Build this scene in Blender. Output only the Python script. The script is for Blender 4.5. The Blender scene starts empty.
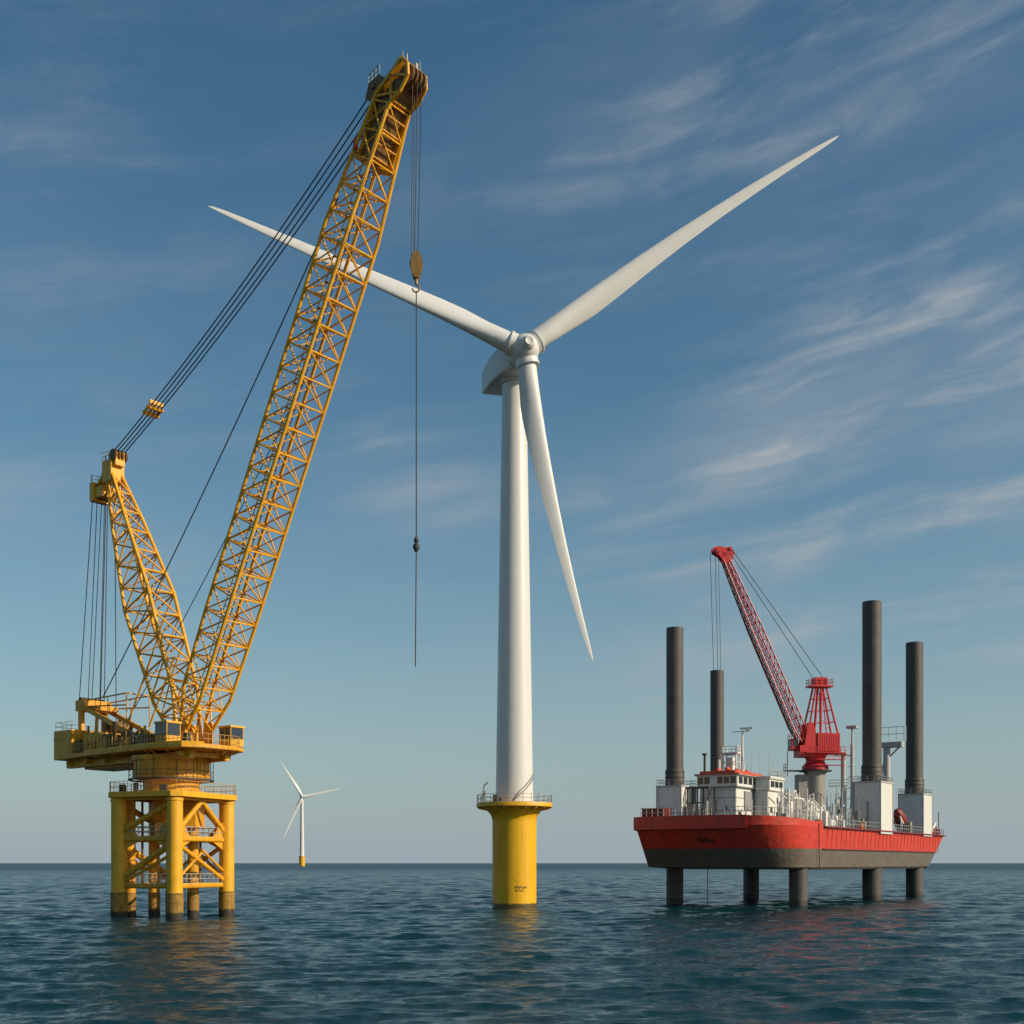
import bpy, bmesh, math, random
import numpy as np
from math import sin, cos, pi, radians as rad
from mathutils import Vector as V, Matrix

random.seed(7)
S = bpy.context.scene
COL = S.collection

# ------------------------------------------------------------------ camera
cam = bpy.data.cameras.new('camera')
cam.sensor_width = 36
cam.lens = 36 * 1200 / 1024
cam.shift_y = 351 / 1024
cam.clip_start = 0.5
cam.clip_end = 60000
co = bpy.data.objects.new('camera', cam)
co.location = (0, 0, 6.75)
co.rotation_euler = (pi / 2, 0, 0)
COL.objects.link(co)
S.camera = co

# ------------------------------------------------------------------ sky, sun, exposure
SUN_EL, SUN_AZ = rad(27), rad(110)          # azimuth clockwise from +Y (the view direction)
W = bpy.data.worlds.new('World')
S.world = W
W.use_nodes = True
nt = W.node_tree
nt.nodes.clear()


def N(tree, typ, **kw):
    n = tree.nodes.new(typ)
    for k, v in kw.items():
        if k == 'inp':
            for a, b in v.items():
                n.inputs[a].default_value = b
        else:
            setattr(n, k, v)
    return n


def ramp(tree, stops, interp='EASE'):
    r = tree.nodes.new('ShaderNodeValToRGB')
    r.color_ramp.interpolation = interp
    e = r.color_ramp.elements
    while len(e) < len(stops):
        e.new(0.5)
    for el, (p, c) in zip(e, stops):
        el.position = p
        el.color = (c, c, c, 1) if not isinstance(c, tuple) else (*c, 1)
    return r


def build_sky(t):
    L = t.links.new
    out = N(t, 'ShaderNodeOutputWorld')
    bg = N(t, 'ShaderNodeBackground', inp={'Strength': 0.12})
    sky = N(t, 'ShaderNodeTexSky', sky_type='NISHITA')
    sky.sun_disc = False
    sky.sun_elevation = SUN_EL
    sky.sun_rotation = SUN_AZ
    sky.air_density = 1.0
    sky.dust_density = 1.2
    sky.ozone_density = 1.6
    tint = N(t, 'ShaderNodeMix', data_type='RGBA', blend_type='MULTIPLY')
    tint.inputs[0].default_value = 1.0
    tint.inputs[7].default_value = (0.80, 0.965, 0.85, 1)
    sat = N(t, 'ShaderNodeHueSaturation', inp={'Saturation': 1.25})
    L(sky.outputs[0], sat.inputs['Color'])
    L(sat.outputs[0], tint.inputs[6])
    tc = N(t, 'ShaderNodeTexCoord')
    sep = N(t, 'ShaderNodeSeparateXYZ')
    L(tc.outputs['Generated'], sep.inputs[0])
    # cirrus in azimuth / elevation of the sky dome, fibres rising gently to the right
    az = N(t, 'ShaderNodeMath', operation='ARCTAN2')
    L(sep.outputs[0], az.inputs[0]); L(sep.outputs[1], az.inputs[1])
    el = N(t, 'ShaderNodeMath', operation='ARCSINE')
    L(sep.outputs[2], el.inputs[0])
    cmb = N(t, 'ShaderNodeCombineXYZ')
    L(az.outputs[0], cmb.inputs[0]); L(el.outputs[0], cmb.inputs[1])
    wn = N(t, 'ShaderNodeTexNoise', inp={'Scale': 4.0, 'Detail': 3})
    L(cmb.outputs[0], wn.inputs['Vector'])
    wv = N(t, 'ShaderNodeVectorMath', operation='MULTIPLY_ADD')
    wv.inputs[1].default_value = (0.14, 0.045, 0)
    L(wn.outputs['Color'], wv.inputs[0]); L(cmb.outputs[0], wv.inputs[2])

    def layer(rot, scale, nscale, detail, rough, lo, hi, off):
        mp = N(t, 'ShaderNodeMapping')
        mp.inputs['Rotation'].default_value = (0, 0, rad(rot))
        mp2 = N(t, 'ShaderNodeMapping')
        mp2.inputs['Scale'].default_value = scale
        mp2.inputs['Location'].default_value = off
        L(wv.outputs[0], mp.inputs[0]); L(mp.outputs[0], mp2.inputs[0])
        n = N(t, 'ShaderNodeTexNoise', inp={'Scale': nscale, 'Detail': detail, 'Roughness': rough, 'Distortion': 0.25})
        L(mp2.outputs[0], n.inputs['Vector'])
        r = ramp(t, [(lo, 0.0), (hi, 1.0)])
        L(n.outputs[0], r.inputs[0])
        return r.outputs[0]

    def mul(a, b):
        m = N(t, 'ShaderNodeMath', operation='MULTIPLY')
        L(a, m.inputs[0])
        if isinstance(b, float):
            m.inputs[1].default_value = b
        else:
            L(b, m.inputs[1])
        return m.outputs[0]

    def add(a, b):
        m = N(t, 'ShaderNodeMath', operation='ADD')
        L(a, m.inputs[0]); L(b, m.inputs[1])
        m.use_clamp = True
        return m.outputs[0]

    def patch(a, e, ra, re, rot, wgt):
        """soft region of the sky where cirrus is thick"""
        mp = N(t, 'ShaderNodeMapping', vector_type='TEXTURE')
        mp.inputs['Location'].default_value = (a, e, 0)
        mp.inputs['Rotation'].default_value = (0, 0, rad(rot))
        mp.inputs['Scale'].default_value = (ra, re, 1)
        L(cmb.outputs[0], mp.inputs[0])
        ln = N(t, 'ShaderNodeVectorMath', operation='LENGTH')
        L(mp.outputs[0], ln.inputs[0])
        mr = N(t, 'ShaderNodeMapRange', interpolation_type='SMOOTHSTEP', inp={1: 0.1, 2: 1.0, 3: wgt, 4: 0.0})
        L(ln.outputs['Value'], mr.inputs[0])
        return mr.outputs[0]
    base = N(t, 'ShaderNodeValue')
    base.outputs[0].default_value = 0.10
    mask = base.outputs[0]
    for a in ((0.33, 0.345, 0.40, 0.11, 14, 1.0), (0.36, 0.42, 0.30, 0.10, 16, 0.4), (0.30, 0.60, 0.45, 0.15, 12, 0.55), (-0.10, 0.32, 0.16, 0.07, -22, 0.45), (-0.32, 0.40, 0.22, 0.16, -28, 0.12),
              (0.36, 0.19, 0.36, 0.07, 8, 1.0), (0.32, 0.25, 0.3, 0.06, 10, 0.8), (-0.40, 0.27, 0.20, 0.06, -12, 0.35), (-0.40, 0.52, 0.2, 0.15, 20, 0.1), (1.2, 0.5, 0.8, 0.4, 10, 0.6), (-1.4, 0.5, 0.9, 0.4, 10, 0.4)):
        mask = add(mask, patch(*a))
    fib = layer(-9, (2.6, 24, 1), 1.0, 10, 0.62, 0.38, 0.70, (3.1, 0.4, 0))
    soft = layer(-8, (2.6, 9, 1), 1.0, 6, 0.55, 0.34, 0.72, (7.3, 5.2, 0))
    brk = layer(-12, (7, 20, 1), 1.0, 6, 0.6, 0.34, 0.62, (1.7, 8.2, 0))
    c = mul(add(mul(mul(fib, brk), 0.85), mul(soft, 0.34)), mask)
    cloudcol = N(t, 'ShaderNodeRGB')
    cloudcol.outputs[0].default_value = (3.5, 3.8, 4.05, 1)
    mix = N(t, 'ShaderNodeMix', data_type='RGBA')
    L(c, mix.inputs[0]); L(tint.outputs[2], mix.inputs[6]); L(cloudcol.outputs[0], mix.inputs[7])
    # low grey bank of haze along the horizon, uneven on top
    hn = N(t, 'ShaderNodeTexNoise', inp={'Scale': 3.0, 'Detail': 6, 'Roughness': 0.6})
    hm = N(t, 'ShaderNodeMapping')
    hm.inputs['Scale'].default_value = (2.0, 2.0, 11.0)
    L(tc.outputs['Generated'], hm.inputs[0]); L(hm.outputs[0], hn.inputs['Vector'])
    hz = N(t, 'ShaderNodeMath', operation='MULTIPLY_ADD', inp={1: 0.07, 2: -0.035})
    L(hn.outputs[0], hz.inputs[0])
    hs = N(t, 'ShaderNodeMath', operation='ADD')
    L(sep.outputs[2], hs.inputs[0]); L(hz.outputs[0], hs.inputs[1])
    hr = ramp(t, [(0.0, 0.92), (0.05, 0.72), (0.20, 0.20), (0.40, 0.0)], 'B_SPLINE')
    L(hs.outputs[0], hr.inputs[0])
    hc = N(t, 'ShaderNodeRGB')
    hc.outputs[0].default_value = (3.15, 3.75, 4.25, 1)
    mix2 = N(t, 'ShaderNodeMix', data_type='RGBA')
    L(hr.outputs[0], mix2.inputs[0]); L(mix.outputs[2], mix2.inputs[6]); L(hc.outputs[0], mix2.inputs[7])
    L(mix2.outputs[2], bg.inputs[0])
    L(bg.outputs[0], out.inputs[0])


build_sky(nt)

sl = bpy.data.lights.new('sun', 'SUN')
sl.energy = 4.8
sl.angle = rad(0.5)
sl.color = (1.0, 0.84, 0.64)
so = bpy.data.objects.new('sun', sl)
sd = V((sin(SUN_AZ) * cos(SUN_EL), cos(SUN_AZ) * cos(SUN_EL), sin(SUN_EL)))
so.rotation_euler = (-sd).to_track_quat('-Z', 'Y').to_euler()
so.location = (120, 100, 200)
COL.objects.link(so)
S.view_settings.view_transform = 'Standard'
S.view_settings.look = 'None'
S.view_settings.exposure = -0.12
S.view_settings.gamma = 1.0

# ------------------------------------------------------------------ materials
M = {}


def paint(name, col, rough=0.45, var=0.18, dirt=None, dirt_amt=0.0, streak=(0.9, 0.9, 0.07), dscale=1.0,
          metal=0.0, spec=0.5, bump=0.0, zband=None):
    """Painted / metal surface: uneven tone, run-down streaks and blotches of dirt; zband=(z, colour below, softness)."""
    m = bpy.data.materials.new(name)
    m.use_nodes = True
    t = m.node_tree
    L = t.links.new
    b = t.nodes['Principled BSDF']
    b.inputs['Roughness'].default_value = rough
    b.inputs['Metallic'].default_value = metal
    b.inputs['Specular IOR Level'].default_value = spec
    tc = N(t, 'ShaderNodeTexCoord')
    base = N(t, 'ShaderNodeRGB')
    base.outputs[0].default_value = (*col, 1)
    cur = base.outputs[0]
    if zband:
        z, bc, soft = zband
        sp = N(t, 'ShaderNodeSeparateXYZ')
        L(tc.outputs['Object'], sp.inputs[0])
        wn = N(t, 'ShaderNodeTexNoise', inp={'Scale': 1.3, 'Detail': 6})
        L(tc.outputs['Object'], wn.inputs['Vector'])
        a = N(t, 'ShaderNodeMath', operation='MULTIPLY_ADD', inp={1: soft, 2: -0.5 * soft})
        L(wn.outputs[0], a.inputs[0])
        s2 = N(t, 'ShaderNodeMath', operation='ADD')
        L(sp.outputs[2], s2.inputs[0]); L(a.outputs[0], s2.inputs[1])
        mr = N(t, 'ShaderNodeMapRange', inp={1: z - 0.04 - soft * 0.1, 2: z + 0.04 + soft * 0.1, 3: 1.0, 4: 0.0})
        L(s2.outputs[0], mr.inputs[0])
        mx = N(t, 'ShaderNodeMix', data_type='RGBA')
        mx.inputs[7].default_value = (*bc, 1)
        L(mr.outputs[0], mx.inputs[0]); L(cur, mx.inputs[6])
        cur = mx.outputs[2]
    n1 = N(t, 'ShaderNodeTexNoise', inp={'Scale': 0.55 * dscale, 'Detail': 8, 'Roughness': 0.65})
    L(tc.outputs['Object'], n1.inputs['Vector'])
    v1 = N(t, 'ShaderNodeMapRange', inp={1: 0.25, 2: 0.75, 3: 1 - var, 4: 1 + var * 0.6})
    L(n1.outputs[0], v1.inputs[0])
    hsv = N(t, 'ShaderNodeHueSaturation')
    L(cur, hsv.inputs['Color']); L(v1.outputs[0], hsv.inputs['Value'])
    cur = hsv.outputs[0]
    if dirt:
        mp = N(t, 'ShaderNodeMapping')
        mp.inputs['Scale'].default_value = streak
        L(tc.outputs['Object'], mp.inputs[0])
        n2 = N(t, 'ShaderNodeTexNoise', inp={'Scale': 1.8 * dscale, 'Detail': 9, 'Roughness': 0.7})
        L(mp.outputs[0], n2.inputs['Vector'])
        r2 = ramp(t, [(0.48, 0.0), (0.72, 1.0)], 'LINEAR')
        L(n2.outputs[0], r2.inputs[0])
        n3 = N(t, 'ShaderNodeTexNoise', inp={'Scale': 2.6 * dscale, 'Detail': 10, 'Roughness': 0.75})
        L(tc.outputs['Object'], n3.inputs['Vector'])
        r3 = ramp(t, [(0.56, 0.0), (0.70, 1.0)], 'LINEAR')
        L(n3.outputs[0], r3.inputs[0])
        ad = N(t, 'ShaderNodeMath', operation='MULTIPLY_ADD', inp={1: 0.6})
        L(r3.outputs[0], ad.inputs[0]); L(r2.outputs[0], ad.inputs[2])
        am = N(t, 'ShaderNodeMath', operation='MULTIPLY', inp={1: dirt_amt})
        am.use_clamp = True
        L(ad.outputs[0], am.inputs[0])
        mx = N(t, 'ShaderNodeMix', data_type='RGBA')
        mx.inputs[7].default_value = (*dirt, 1)
        L(am.outputs[0], mx.inputs[0]); L(cur, mx.inputs[6])
        cur = mx.outputs[2]
        rr = N(t, 'ShaderNodeMapRange', inp={3: rough, 4: min(1, rough + 0.3)})
        L(am.outputs[0], rr.inputs[0]); L(rr.outputs[0], b.inputs['Roughness'])
    L(cur, b.inputs['Base Color'])
    if bump:
        n4 = N(t, 'ShaderNodeTexNoise', inp={'Scale': 1.1, 'Detail': 4})
        L(tc.outputs['Object'], n4.inputs['Vector'])
        bp = N(t, 'ShaderNodeBump', inp={'Strength': bump, 'Distance': 0.3})
        L(n4.outputs[0], bp.inputs['Height']); L(bp.outputs[0], b.inputs['Normal'])
    M[name] = m
    return m


RUST = (0.10, 0.045, 0.015)
paint('yellow_paint', (0.78, 0.40, 0.012), 0.5, 0.2, RUST, 0.30)
paint('yellow_steel', (0.74, 0.35, 0.012), 0.5, 0.25, (0.14, 0.06, 0.015), 0.45, dscale=1.4)
paint('boom_yellow', (0.86, 0.42, 0.014), 0.45, 0.22, (0.24, 0.10, 0.015), 0.36, dscale=1.5)
paint('foundation_yellow', (0.80, 0.44, 0.008), 0.42, 0.10, (0.20, 0.09, 0.012), 0.5, streak=(1.3, 1.3, 0.07),
      zband=(0.75, (0.09, 0.065, 0.018), 0.5))
paint('mark_faded', (0.17, 0.095, 0.015), 0.7, 0.4)
paint('splash_leg', (0.36, 0.20, 0.03), 0.7, 0.45, (0.045, 0.032, 0.018), 0.8, streak=(0.8, 0.8, 0.5), dscale=1.6,
      zband=(0.9, (0.035, 0.030, 0.020), 0.9))
paint('dark_steel', (0.055, 0.05, 0.045), 0.6, 0.3, RUST, 0.4)
paint('brown_machinery', (0.20, 0.11, 0.03), 0.6, 0.3, (0.04, 0.03, 0.02), 0.6, dscale=2)
paint('rope', (0.028, 0.027, 0.027), 0.65, 0.2)
paint('glass_blue', (0.006, 0.016, 0.04), 0.2, 0.05, spec=0.9)
paint('window_glass', (0.02, 0.024, 0.03), 0.12, 0.2, spec=0.9)
paint('turbine_white', (0.66, 0.655, 0.63), 0.38, 0.05, (0.42, 0.40, 0.35), 0.16, streak=(0.7, 0.7, 0.035))
paint('blade_white', (0.66, 0.66, 0.645), 0.5, 0.04, (0.48, 0.46, 0.42), 0.10, streak=(0.3, 0.3, 0.3))
paint('grey_rail', (0.42, 0.40, 0.36), 0.5, 0.2)
paint('yellow_rail', (0.52, 0.33, 0.10), 0.5, 0.2)
paint('hull_red', (0.58, 0.040, 0.020), 0.48, 0.30, (0.15, 0.07, 0.045), 0.5, streak=(0.7, 0.7, 0.10),
      zband=(8.95, (0.125, 0.108, 0.085), 0.25), bump=0.35)
paint('red_paint', (0.55, 0.035, 0.022), 0.45, 0.18, (0.14, 0.02, 0.015), 0.4, dscale=1.4)
paint('crane_red', (0.56, 0.022, 0.026), 0.42, 0.2, (0.12, 0.012, 0.012), 0.4, dscale=1.6)
paint('maroon', (0.20, 0.02, 0.02), 0.5, 0.2, (0.06, 0.02, 0.015), 0.4)
paint('roof_orange', (0.50, 0.06, 0.025), 0.55, 0.25, (0.5, 0.36, 0.28), 0.6, dscale=2)
paint('ship_white', (0.72, 0.705, 0.665), 0.5, 0.12, (0.30, 0.20, 0.12), 0.5, streak=(1.2, 1.2, 0.12), dscale=1.5)
paint('clean_white', (0.68, 0.665, 0.63), 0.45, 0.08, (0.33, 0.27, 0.20), 0.35, streak=(1.0, 1.0, 0.09))
paint('ship_grey', (0.27, 0.28, 0.28), 0.55, 0.15, (0.12, 0.08, 0.05), 0.5, dscale=1.5)
paint('pedestal_grey', (0.24, 0.225, 0.20), 0.55, 0.25, (0.42, 0.38, 0.31), 0.55, dscale=1.3)
paint('light_grey', (0.44, 0.44, 0.43), 0.5, 0.15, (0.25, 0.18, 0.12), 0.4, dscale=1.5)
paint('deck_grey', (0.12, 0.12, 0.115), 0.8, 0.2)
paint('mark_dark', (0.045, 0.035, 0.02), 0.7, 0.3)
paint('orange_gear', (0.62, 0.15, 0.02), 0.5, 0.15)
paint('lamp_red', (0.6, 0.03, 0.01), 0.3, 0.1)
paint('brass_block', (0.38, 0.22, 0.06), 0.45, 0.35, (0.05, 0.035, 0.02), 0.7, dscale=3, metal=0.2)


def leg_material():
    """Weathered leg tube: rings every 0.9 m, rust and salt."""
    m = paint('leg_steel', (0.074, 0.068, 0.063), 0.6, 0.35, (0.15, 0.115, 0.085), 0.42, streak=(0.7, 0.7, 0.16),
              zband=(1.0, (0.03, 0.028, 0.024), 0.9))
    t = m.node_tree
    b = t.nodes['Principled BSDF']
    tc = N(t, 'ShaderNodeTexCoord')
    w = N(t, 'ShaderNodeTexWave', wave_type='BANDS', bands_direction='Z', wave_profile='SIN',
          inp={'Scale': 0.62, 'Distortion': 0.15})
    t.links.new(tc.outputs['Object'], w.inputs['Vector'])
    r = ramp(t, [(0.0, 0.0), (0.12, 1.0)], 'LINEAR')
    t.links.new(w.outputs['Fac'], r.inputs[0])
    bp = N(t, 'ShaderNodeBump', inp={'Strength': 0.35, 'Distance': 0.06})
    t.links.new(r.outputs[0], bp.inputs['Height'])
    t.links.new(bp.outputs[0], b.inputs['Normal'])


leg_material()


# ------------------------------------------------------------------ mesh helpers
class MB:
    def __init__(self, off=(0, 0, 0)):
        self.v, self.f, self.off, self.cuts = [], [], V(off), []

    def add(self, vs, fs):
        n = len(self.v)
        self.cuts.append((n, len(self.f)))
        self.v += [tuple(p) for p in vs]
        self.f += [tuple(i + n for i in q) for q in fs]

    def box(self, x0, x1, y0, y1, z0, z1, T=None):
        vs = [V((x, y, z)) for z in (z0, z1) for y in (y0, y1) for x in (x0, x1)]
        if T:
            vs = [T @ p for p in vs]
        self.add(vs, [(0, 2, 3, 1), (4, 5, 7, 6), (0, 1, 5, 4), (2, 6, 7, 3), (0, 4, 6, 2), (1, 3, 7, 5)])

    def bar(self, p, q, w, h, up=(0, 0, 1)):
        p, q = V(p), V(q)
        d = (q - p).normalized()
        s = d.cross(V(up))
        if s.length < 1e-3:
            s = d.cross(V((1, 0, 0)))
        s.normalize()
        u = s.cross(d)
        vs = [c + s * (a * w / 2) + u * (b * h / 2) for c in (p, q) for a, b in ((-1, -1), (1, -1), (1, 1), (-1, 1))]
        self.add(vs, [(0, 3, 2, 1), (4, 5, 6, 7), (0, 1, 5, 4), (1, 2, 6, 5), (2, 3, 7, 6), (3, 0, 4, 7)])

    def tube(self, p, q, r, r2=None, n=8):
        p, q = V(p), V(q)
        r2 = r if r2 is None else r2
        d = (q - p)
        if d.length < 1e-6:
            return
        d.normalize()
        a = d.cross(V((0, 0, 1)))
        if a.length < 1e-3:
            a = V((1, 0, 0))
        a.normalize()
        b = d.cross(a)
        vs = []
        for c, rr in ((p, r), (q, r2)):
            for i in range(n):
                t = 2 * pi * i / n
                vs.append(c + a * (cos(t) * rr) + b * (sin(t) * rr))
        fs = [(i, (i + 1) % n, n + (i + 1) % n, n + i) for i in range(n)]
        fs += [tuple(range(n - 1, -1, -1)), tuple(range(n, 2 * n))]
        self.add(vs, fs)

    def path(self, pts, r, n=6):
        for a, b in zip(pts[:-1], pts[1:]):
            self.tube(a, b, r, n=n)

    def rings(self, rings, cap=True):
        n = len(rings[0])
        vs = [p for r in rings for p in r]
        fs = []
        for k in range(len(rings) - 1):
            for i in range(n):
                j = (i + 1) % n
                fs.append((k * n + i, k * n + j, (k + 1) * n + j, (k + 1) * n + i))
        if cap:
            fs.append(tuple(range(n - 1, -1, -1)))
            m = (len(rings) - 1) * n
            fs.append(tuple(range(m, m + n)))
        self.add(vs, fs)

    def lathe(self, prof, c=(0, 0, 0), n=32, T=None):
        rs = []
        for r, z in prof:
            ring = [V((r * cos(2 * pi * i / n), r * sin(2 * pi * i / n), z)) for i in range(n)]
            ring = [(T @ p if T else p + V(c)) for p in ring]
            rs.append(ring)
        self.rings(rs)

    def prism(self, poly, f, a, b):
        """poly in 2-D, f(x, y, depth) -> point, between depths a and b"""
        self.rings([[f(x, y, a) for x, y in poly], [f(x, y, b) for x, y in poly]])

    def ball(self, c, r, n=10):
        prof = [(max(0.002, r * sin(pi * k / n)), -r * cos(pi * k / n)) for k in range(n + 1)]
        self.lathe(prof, c, 14)

    def rail(self, pts, h=1.1, step=1.6, r=0.035, closed=False, bars=2):
        pts = [V(p) for p in pts]
        if closed:
            pts = pts + [pts[0]]
        for a, b in zip(pts[:-1], pts[1:]):
            n = max(1, int(round((b - a).length / step)))
            for i in range(n + 1):
                p = a.lerp(b, i / n)
                self.tube(p, p + V((0, 0, h)), r, n=5)
            for k in range(bars):
                z = V((0, 0, h * (1 - k * 0.5)))
                self.tube(a + z, b + z, r, n=5)

    def each(self, name, mat, parent=None, **kw):
        """every added shape becomes an object of its own"""
        ends = self.cuts[1:] + [(len(self.v), len(self.f))]
        for (a, fa), (b, fb) in zip(self.cuts, ends):
            m = MB(self.off)
            m.v = self.v[a:b]
            m.f = [tuple(i - a for i in q) for q in self.f[fa:fb]]
            o = m.build(name, mat, parent, **kw)
        return o

    def build(self, name, mat, parent=None, smooth=35, bevel=0.0):
        me = bpy.data.meshes.new(name)
        me.from_pydata([V(p) - self.off for p in self.v], [], self.f)
        bm = bmesh.new()
        bm.from_mesh(me)
        bmesh.ops.recalc_face_normals(bm, faces=bm.faces)
        if bevel:
            es = [e for e in bm.edges if len(e.link_faces) == 2 and e.calc_face_angle(0) > 0.6]
            bmesh.ops.bevel(bm, geom=es, offset=bevel, segments=2, affect='EDGES', clamp_overlap=True)
        bm.to_mesh(me)
        bm.free()
        me.shade_smooth()
        me.set_sharp_from_angle(angle=rad(smooth))
        me.materials.append(M[mat])
        o = bpy.data.objects.new(name, me)
        COL.objects.link(o)
        if parent:
            o.parent = parent
        return o


def tag(o, label=None, cat=None, group=None, kind=None):
    if label: o['label'] = label
    if cat: o['category'] = cat
    if group: o['group'] = group
    if kind: o['kind'] = kind
    return o


def empty(name, loc, label, cat, rz=0, group=None):
    o = bpy.data.objects.new(name, None)
    o.location = loc
    o.rotation_euler = (0, 0, rz)
    COL.objects.link(o)
    return tag(o, label, cat, group)


# ------------------------------------------------------------------ sea: one sheet to the horizon, real waves
def sea():
    half = rad(40)
    th_f = np.arange(-half, half, 0.00135)
    st, x, post = 0.00135, th_f[-1], []
    while x + st * 1.12 < pi:
        st = min(st * 1.12, 0.08); x += st; post.append(x)
    ang = np.array([-a for a in post[::-1]] + list(th_f) + post)
    rs, d = [40.0], 0.16
    while rs[-1] < 42000:
        r0 = rs[-1]
        d = 0.16 + max(0, r0 - 60) * 0.0026 if r0 < 2600 else d * 1.06
        rs.append(r0 + d)
    pre, x, d = [], 40.0, 0.25
    while x - d * 1.15 > 0.5:
        d *= 1.15; x -= d; pre.append(x)
    rs = np.array([0.3] + pre[::-1] + rs)
    R_, A_ = np.meshgrid(rs, ang, indexing='ij')
    X, Y = R_ * np.sin(A_), R_ * np.cos(A_)
    dr = np.gradient(rs)[:, None] * np.ones_like(X)
    da = np.gradient(ang)[None, :] * R_
    sp = np.maximum(dr, da)
    rng = np.random.default_rng(11)
    Z = np.zeros_like(X); DX = np.zeros_like(X); DY = np.zeros_like(X)
    K = 120
    lam = np.exp(rng.uniform(np.log(0.6), np.log(17), K))
    th = rad(-76) + rng.normal(0, 0.42, K)        # waves run towards the camera and a little to the right
    for l, t in zip(lam, th):
        k = 2 * pi / l
        steep = 0.0265 * (1.0 if l < 4 else (4 / l) ** 0.75)
        a = steep / k * rng.uniform(0.5, 1.5)
        w = np.clip((l / sp - 2.0) / 1.6, 0, 1)
        p = k * (X * cos(t) + Y * sin(t)) + rng.uniform(0, 2 * pi)
        sn, cs = np.sin(p), np.cos(p)
        Z += w * a * cs
        DX -= w * 1.25 * a * cos(t) * sn
        DY -= w * 1.25 * a * sin(t) * sn
    X2, Y2 = X + DX, Y + DY
    ny, nx = X.shape
    co_ = np.stack([X2, Y2, Z], -1).reshape(-1, 3).astype(np.float32)
    idx = np.arange(nx * ny).reshape(ny, nx)
    q = np.stack([idx[:-1, :-1], idx[1:, :-1], idx[1:, 1:], idx[:-1, 1:]], -1).reshape(-1, 4)
    me = bpy.data.meshes.new('sea')
    me.vertices.add(len(co_))
    me.vertices.foreach_set('co', co_.ravel())
    me.loops.add(q.size)
    me.loops.foreach_set('vertex_index', q.ravel().astype(np.int32))
    me.polygons.add(len(q))
    me.polygons.foreach_set('loop_start', (np.arange(len(q)) * 4).astype(np.int32))
    me.polygons.foreach_set('loop_total', np.full(len(q), 4, np.int32))
    me.update(calc_edges=True)
    me.shade_smooth()
    m = bpy.data.materials.new('sea_water')
    m.use_nodes = True
    t = m.node_tree
    L = t.links.new
    b = t.nodes['Principled BSDF']
    b.inputs['Base Color'].default_value = (0.003, 0.031, 0.038, 1)
    b.inputs['Roughness'].default_value = 0.10
    b.inputs['IOR'].default_value = 1.333
    tc = N(t, 'ShaderNodeTexCoord')
    # open water beyond the site is ruffled by the wind: waves too small to model there are roughness
    ln = N(t, 'ShaderNodeVectorMath', operation='LENGTH')
    L(tc.outputs['Object'], ln.inputs[0])
    mr = N(t, 'ShaderNodeMapRange', inp={1: 120.0, 2: 1500.0, 3: 0.06, 4: 0.36})
    L(ln.outputs['Value'], mr.inputs[0]); L(mr.outputs[0], b.inputs['Roughness'])

    def rip(scale, detail, sx, sy, rot):
        mp = N(t, 'ShaderNodeMapping')
        mp.inputs['Scale'].default_value = (sx, sy, 1)
        mp.inputs['Rotation'].default_value = (0, 0, rad(rot))
        L(tc.outputs['Object'], mp.inputs[0])
        n = N(t, 'ShaderNodeTexNoise', inp={'Scale': scale, 'Detail': detail, 'Roughness': 0.6, 'Distortion': 0.3})
        L(mp.outputs[0], n.inputs['Vector'])
        return n.outputs[0]
    b0 = N(t, 'ShaderNodeBump', inp={'Strength': 1.0, 'Distance': 0.05})
    L(rip(5.0, 6, 0.45, 1.5, 8), b0.inputs['Height'])
    b1 = N(t, 'ShaderNodeBump', inp={'Strength': 0.9, 'Distance': 0.13})
    L(rip(1.7, 5, 0.45, 1.4, 12), b1.inputs['Height']); L(b0.outputs[0], b1.inputs['Normal'])
    b2 = N(t, 'ShaderNodeBump', inp={'Strength': 0.3, 'Distance': 0.9})
    L(rip(0.22, 4, 0.7, 1.3, 24), b2.inputs['Height']); L(b1.outputs[0], b2.inputs['Normal'])
    L(b2.outputs[0], b.inputs['Normal'])
    me.materials.append(m)
    o = bpy.data.objects.new('sea', me)
    COL.objects.link(o)
    tag(o, kind='structure')


sea()


# ------------------------------------------------------------------ wind turbines
def frame_of(beta, tilt):
    n = V((sin(beta) * cos(tilt), -cos(beta) * cos(tilt), sin(tilt)))
    r = V((cos(beta), sin(beta), 0))
    u = r.cross(n)
    if u.z < 0:
        u = -u
    return n, r, u


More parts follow.
